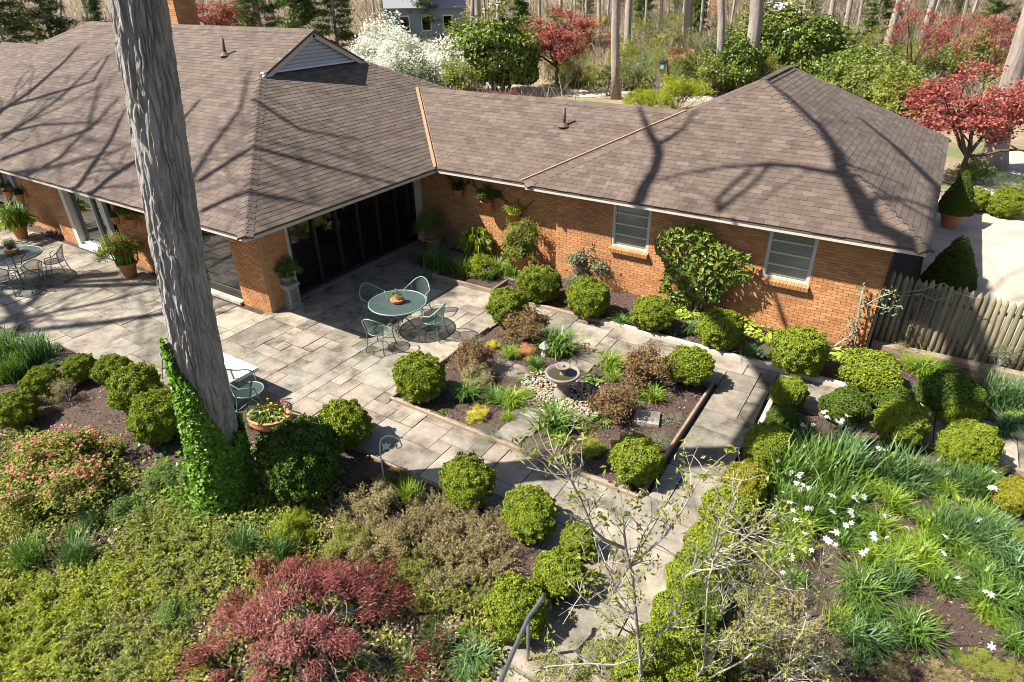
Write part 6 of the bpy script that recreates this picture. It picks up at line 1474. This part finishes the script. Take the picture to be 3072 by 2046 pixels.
# far trees by the hundred paces: shared shapes, each its own tree
def _far():
    rng = np.random.default_rng(55); mes = []
    for s in range(4):
        rg = np.random.default_rng(s); pa, _ = branching(rg, (0, 0, 4.0), [(rg.normal(), rg.normal(), 1.2) for _ in range(4)], 4.0, .07, 3, (2, 3), .5, .15); pa.append(([np.array([0, 0, -.3]), np.array([.1, 0, 4]), np.array([0, .15, 9]), np.array([.1, 0, 16])], [.17, .15, .12, .06])); mes.append(paths_mesh(pa, 5))
        mes[-1].materials.append(MAT['far_bark'])
    for i in range(96):
        u = rng.uniform(-20, 1044); v = rng.uniform(4, 40); b = G(u, v)
        if proj(b)[2] < 45: continue
        t = link('distant_tree', mes[i % 4], None, None, b, (rng.normal(0, .03), rng.normal(0, .03), rng.uniform(0, 6)), rng.uniform(.8, 1.35)); tag(t, 'x', 'tree'); row(t, 'distant bare trees', 'thin bare tree far back in the woods', u=u)
_far()
def conifer_mesh(seed, h=10.0, r=2.6, n=6500, sparse=False):
    rng = np.random.default_rng(seed); C = []; paths = [([np.array([0, 0, -.3]), np.array([0, 0, h*.5]), np.array([0, 0, h])], [.2, .14, .03])]
    k = 70
    for i in range(k):
        z = h*(.12+.86*(i/k)); L = r*(1-(z/h)*.75)*rng.uniform(.6, 1.15); a = rng.uniform(0, 6.283); d = np.array([math.cos(a), math.sin(a), rng.uniform(-.1, .25)]); p = np.array([0, 0, z]); paths.append(([p, p+d*L*.5, p+d*L+np.array([0, 0, -.1*L])], [.035, .025, .01]))
        for f in np.linspace(.3, 1, 7): C.append(p+d*L*f)
    C = np.array(C); idx = rng.integers(0, len(C), n); P = C[idx]+rng.normal(0, .24, (n, 3))*np.array([1, 1, .5]); V, Fq = leaves(P, np.tile([[0, 0, 1.0]], (n, 1)), .42, .10, rng, tilt=.5)
    return paths_mesh(paths, 5), npmesh('crown', V, Fq)
CON = [conifer_mesh(1), conifer_mesh(2, 12, 3.2, 7500), conifer_mesh(3, 8, 2.8, 8000)]
def conifer(u, v, s, k, label, mat='pine'):
    b = G(u, v); t = thing('pine_tree', label, 'tree', b, u, scale=s); mesh_child('crown', CON[k][1], mat, t); mesh_child('trunk', CON[k][0], 'far_bark', t)
for u, v, s, k, d in ((15, 70, 1.3, 1, 'green pine at the far top left corner'), (60, 62, 1.2, 0, 'pine second from the top left corner'), (105, 52, .7, 0, 'small pine just left of the big trunk top'), (268, 66, 1.0, 1, 'dark evergreen behind the main ridge, left of its neighbour'), (306, 70, 1.15, 2, 'dark evergreen directly behind the louvred gable'), (340, 62, .9, 1, 'yellow-green evergreen right of the louvred gable'), (398, 46, .8, 1, 'pine left of the blue house'), (424, 50, .85, 1, 'pine before the blue house'), (520, 40, .7, 2, 'small dark pine left of the tall red maple'), (870, 60, .75, 1, 'bright green pine between trunks at the upper right'), (694, 40, .7, 2, 'dark evergreen between trunks right of centre'), (640, 38, .6, 0, 'far pine behind the paired trunks'), (985, 45, .8, 1, 'pine near the top right corner'), (1015, 70, .7, 0, 'pine at the right edge above the leaning trunk'), (810, 22, .6, 0, 'far pine behind the small orange shed'), (585, 24, .6, 1, 'far pine behind the tall red maple')):
    conifer(u, v, s, k, d)
# red maples
def red_mesh(seed, n=9000, leaf=.11):
    rng = np.random.default_rng(seed); pa, tips = branching(rng, (0, 0, .55), [(rng.normal(0, .8), rng.normal(0, .8), 1.0) for _ in range(6)], .62, .035, 3, (2, 3), .62, .1, 3); pa.append(([np.array([0, 0, -.05]), np.array([.02, 0, .3]), np.array([0, 0, .57])], [.05, .042, .038]))
    T = np.array([t[0] for t in tips]); P = T[rng.integers(0, len(T), n)]+rng.normal(0, .10, (n, 3))*np.array([1, 1, .55]); V, Fq = leaves(P, np.tile([[0, 0, 1.0]], (n, 1)), leaf*.5, leaf*.36, rng, tilt=.7)
    return norm_xy(paths_mesh(pa, 5), npmesh('crown', V, Fq))
RED = [red_mesh(1), red_mesh(2), red_mesh(3, 2200)]
def maple(u, v, rpx, k, label, mat='red_tree', sq=1.0):
    b = G(u, v); R = rpx*depth(b)/F; t = thing('red_maple', label, 'tree', b, u, scale=(R, R, R*sq)); mesh_child('crown', RED[k][1], mat, t); mesh_child('trunk', RED[k][0], 'stem', t)
maple(557, 88, 56, 1, 'tall red Japanese maple standing behind the linking roof', sq=.78)
maple(957, 186, 80, 1, 'broad red Japanese maple beside the gravel at the right', sq=.86)
maple(222, 56, 44, 1, 'red maple behind the main ridge right of the big trunk', sq=.8)
maple(905, 96, 40, 2, 'sparse coral-red maple behind the right wing', sq=1.5)
maple(975, 110, 34, 2, 'sparse red sapling above the broad red maple', sq=1.8)
maple(940, 78, 26, 2, 'small sparse red tree near the upper right trunks', sq=1.6)
b = G(502, 99); q = bush(502/S_, 91/S_, 48, FINE, 'red_lace', 'stem', label='low dark red laceleaf mound behind the linking roof', name='laceleaf_maple', sq=.6)
# flowering and evergreen shrubs
def white():
    for i, (u, v, r) in enumerate(((880, 150, 80), (955, 160, 85), (1030, 180, 68), (845, 170, 58), (910, 185, 60))):
        t = bush(u, v, r, SHRUB, 'white_petal', 'grey_twig', key='white blossom shrubs', desc='white-flowering shrub behind the house', name='flowering_shrub', sq=1.0, k=.5)
        q = mesh_child('sprays', BLADEU[i % 2], 'white_petal', t); q.scale = (1.1, 1.1, .45)
white()
for u, v, r, lib, m, d in ((1150, 155, 90, 'DENSE', 'glossy', 'rounded rhododendron right of the white blossom'), (1060, 120, 60, SHRUB, 'far_green', 'yellowish shrub behind the white blossom'), (1060, 195, 60, SHRUB, 'olive_leaf', 'low olive shrub at the foot of white blossom'), (950, 200, 60, SHRUB, 'grey_leaf', 'grey-green shrub under the white blossom'),
        (1780, 120, 80, 'DENSE', 'far_green', 'large rhododendron left half behind the right wing apex'), (1850, 140, 80, 'DENSE', 'glossy', 'large rhododendron right half behind the right wing apex'), (1720, 130, 60, SHRUB, 'far_green', 'rhododendron between the two pale trunks'), (1690, 170, 60, 'DENSE', 'glossy', 'dark shrub at the feet of the pale trunks'), (1960, 190, 70, 'DENSE', 'glossy', 'dark green shrub right of the apex'), (2010, 215, 70, 'DENSE', 'far_green', 'yellow-green shrub above the right roof slope'), (2060, 250, 70, SHRUB, 'olive_leaf', 'olive shrub above the right roof slope'), (2100, 230, 60, SHRUB, 'grey_leaf', 'pale shrub left of the broad red maple'), (1620, 190, 60, SHRUB, 'far_green', 'green shrub left of the first pale trunk'), (1560, 225, 60, FINE, 'lime_leaf', 'bright green low bed behind the linking roof end'), (1480, 228, 50, FINE, 'lime_leaf', 'bright green low mound behind the linking roof'),
        (2170, 180, 60, SHRUB, 'glossy', 'dark holly behind the sparse red saplings'), (2240, 150, 60, SHRUB, 'far_green', 'green shrub near the top of the red maple'), (1340, 160, 40, SPARSE, 'far_green', 'thin shrub right of the tall red maple'), (2300, 420, 40, ROSN and GREY, 'blade_blue', 'blue-green grassy plant across the gravel'), (2230, 405, 40, SHRUB, 'mid_leaf', 'low green shrub beside the leaning trunk foot'), (2345, 430, 40, GREY, 'mid_leaf', 'spiky green plant at the right edge across gravel')):
    if lib == 'DENSE':
        o_ = boxwood(u, v, r, m, label=d, loose=True, k=.6); o_.name = 'rhododendron'; q_ = mesh_child('outer_leaves', SHRUB[_k[0] % 3][1], m, o_); q_.scale = (1.12, 1.12, 1.0); q_.location = (0, 0, .1)
    else: bush(u, v, r, lib, m, 'twig', label=d, name='shrub', k=.5)
for i, (u, v, r) in enumerate(((1560, 160, 40), (1600, 150, 35), (2080, 190, 35), (1420, 150, 30), (2140, 290, 22))):
    bush(u, v, r, FINE, 'orange_leaf', 'twig', key='coral azaleas in the woods', desc='coral azalea at the edge of the woods', name='azalea', k=.4)
for i, (u, v, r) in enumerate(((1400, 190, 60), (1300, 195, 40), (1450, 165, 60), (1510, 190, 50), (1540, 120, 60), (1480, 120, 50), (2120, 130, 60), (2280, 250, 60), (1930, 120, 50), (1990, 140, 50))):
    bush(u, v, r, SPARSE, 'olive_leaf', 'grey_twig', key='twiggy shrubs in the woods', desc='pale twiggy shrub at the edge of the woods', name='twiggy_shrub', k=.5, sq=1.2)
_r2 = random.Random(8)
for i in range(64):
    u = _r2.choice((_r2.uniform(1280, 1760), _r2.uniform(1880, 2330), _r2.uniform(1300, 1700))); v = _r2.uniform(60, 185)
    bush(u, v, _r2.uniform(28, 50)*(v/150)**.7, _r2.choice((SHRUB, SHRUB, WISPT, FINE)), _r2.choice(('far_green', 'olive_leaf', 'tan_leaf', 'grey_leaf', 'glossy', 'bronze')), 'grey_twig', key='understorey shrubs behind the right wing', desc='understorey shrub in the woods behind the right wing', name='shrub', k=.5)
for i in range(16):
    u = _r2.uniform(20, 1010); v = _r2.uniform(12, 30); conifer(u, v, _r2.uniform(.45, .8), i % 3, 'x'); o_ = bpy.data.objects[-1] if False else [o for o in bpy.data.objects if o.get('label') == 'x' and o.name.startswith('pine_tree')][-1]
    row(o_, 'far pines', 'small dark pine far back in the woods', u=u); o_['label'] = 'far pine'
for i in range(38):
    u = _r2.uniform(430, 1020); v = _r2.uniform(22, 60); b = G(u, v); R = _r2.uniform(9, 20)*depth(b)/F; t = thing('budding_tree', 'x', 'tree', b, u, scale=(R, R, R*_r2.uniform(.9, 1.5)))
    mesh_child('crown', RED[2][1], _r2.choice(('far_green', 'far_green', 'lime_leaf', 'tan_leaf', 'orange_leaf', 'grey_leaf')), t); mesh_child('trunk', RED[2][0], 'grey_twig', t); row(t, 'budding understorey trees', 'small budding tree in the woods behind the house', u=u)
# twiggy undergrowth and leaf litter, too fine to count
def _under():
    rng = np.random.default_rng(66); n = 26000; U = rng.uniform(-30, 1054, n); Vv = rng.uniform(2, 105, n)**1.0
    P = np.array([G(u, v) for u, v in zip(U[:9000], Vv[:9000])]); d = np.hypot(P[:, 0], P[:, 1]); ok = (P[:, 1] > 27) & (d < 190) & ~((P[:, 1] > 39) & (P[:, 1] < 47) & (P[:, 0] > -35) & (P[:, 0] < -10)) & ~((P[:, 0] > 0) & (P[:, 1] < 40)); P = P[ok]
    P = np.repeat(P, 7, 0)+rng.normal(0, .8, (len(P)*7, 3))*np.array([1, 1, 0]); m = len(P); far = np.hypot(P[:, 0], P[:, 1])
    H = rng.uniform(.4, 1.5, m)**1.5*(1+np.clip((far-50)/40, 0, 3)); w = .009+far*.00026
    dr = unit(np.stack([rng.normal(0, .65, m), rng.normal(0, .65, m), np.ones(m)], 1)); s = np.array([CR[0][0], CR[0][1], 0])[None]*w[:, None]*rng.uniform(.5, 1.2, (m, 1)); bend = rng.normal(0, .12, (m, 3))*H[:, None]*np.array([1, 1, 0])
    a = P-s; b = P+s; c = P+dr*H[:, None]+bend; V = np.stack([a, b, c+s*.3, c-s*.3], 1).reshape(-1, 3); i = np.arange(m)*4
    tag(link('undergrowth', npmesh('undergrowth', V, np.stack([i, i+1, i+2, i+3], 1)), MAT['dry_twigs']), 'bare twiggy undergrowth of the woods', 'undergrowth', kind='stuff')
_under()
# neighbouring buildings seen between the trunks
def neighbour(u, v, dist, w, h, rise, wall, roof, label, rz):
    d = ray(u, v); d2 = d[:2]/np.linalg.norm(d[:2]); x, y = d2*dist; z = hz(x, y); t = thing('house', label, 'house', (x, y, z-.2), rz)
    mb = MB(); mb.lohi((-w/2, -3, 0), (w/2, 3, h)); mb.add([(-w/2, -3, h), (-w/2, 3, h), (-w/2, 0, h+rise), (w/2, -3, h), (w/2, 3, h), (w/2, 0, h+rise)], [(0, 2, 1), (3, 4, 5)]); wl_ = mb.build('wall', MAT[wall], t)
    for sg in (-1, 1):
        mb = MB(); V = [(-w/2-.3, sg*3.35, h-.18), (w/2+.3, sg*3.35, h-.18), (w/2+.3, 0, h+rise+.02), (-w/2-.3, 0, h+rise+.02)]; mb.add(V+[(a, b_, c-.12) for a, b_, c in V], [(0, 1, 2, 3), (7, 6, 5, 4), (0, 4, 5, 1), (1, 5, 6, 2), (2, 6, 7, 3), (3, 7, 4, 0)]); mb.build('roof', MAT[roof], t)
    for k in range(3):
        fx = (k-1)*w*.28; f = MB().lohi((fx-.55, -3.06, h*.45), (fx+.55, -2.99, h*.8)).build('window', MAT['white_top'], t); MB().lohi((fx-.45, -3.08, h*.48), (fx+.45, -3.05, h*.77)).build('pane', MAT['dark_glass'], f)
    MB().lohi((w*.4-.45, -3.05, 0), (w*.4+.45, -2.99, 2.1)).build('door', MAT['white_top'], t)
neighbour(425, 26, 82, 8.5, 4.6, 2.2, 'siding_blue', 'grey_roof', 'pale blue house glimpsed between the trunks', .75)
neighbour(778, 27, 105, 3.2, 2.2, .9, 'copper', 'white_top', 'small orange shed with pale roof far in the woods', .4)
# bird house on a pole behind the linking roof
bp = G(671, 97); t = thing('bird_house', 'small blue bird house on a slanting pole in the woods', 'bird house', bp)
mb = MB(); mb.tube([(0, 0, -.1), (-.25, 0, 1.0), (-.6, .1, 2.3)], .045, 7); mb.build('pole', MAT['stem'], t, smooth=True)
MB().lohi((-.95, -.15, 1.75), (-.65, .15, 2.1)).build('box', MAT['siding_blue'], t); MB().box((-.8, 0, 2.15), (.42, .42, .06), Matrix.Rotation(.3, 3, 'X')).build('roof', MAT['dark_metal'], t)
label_rows()
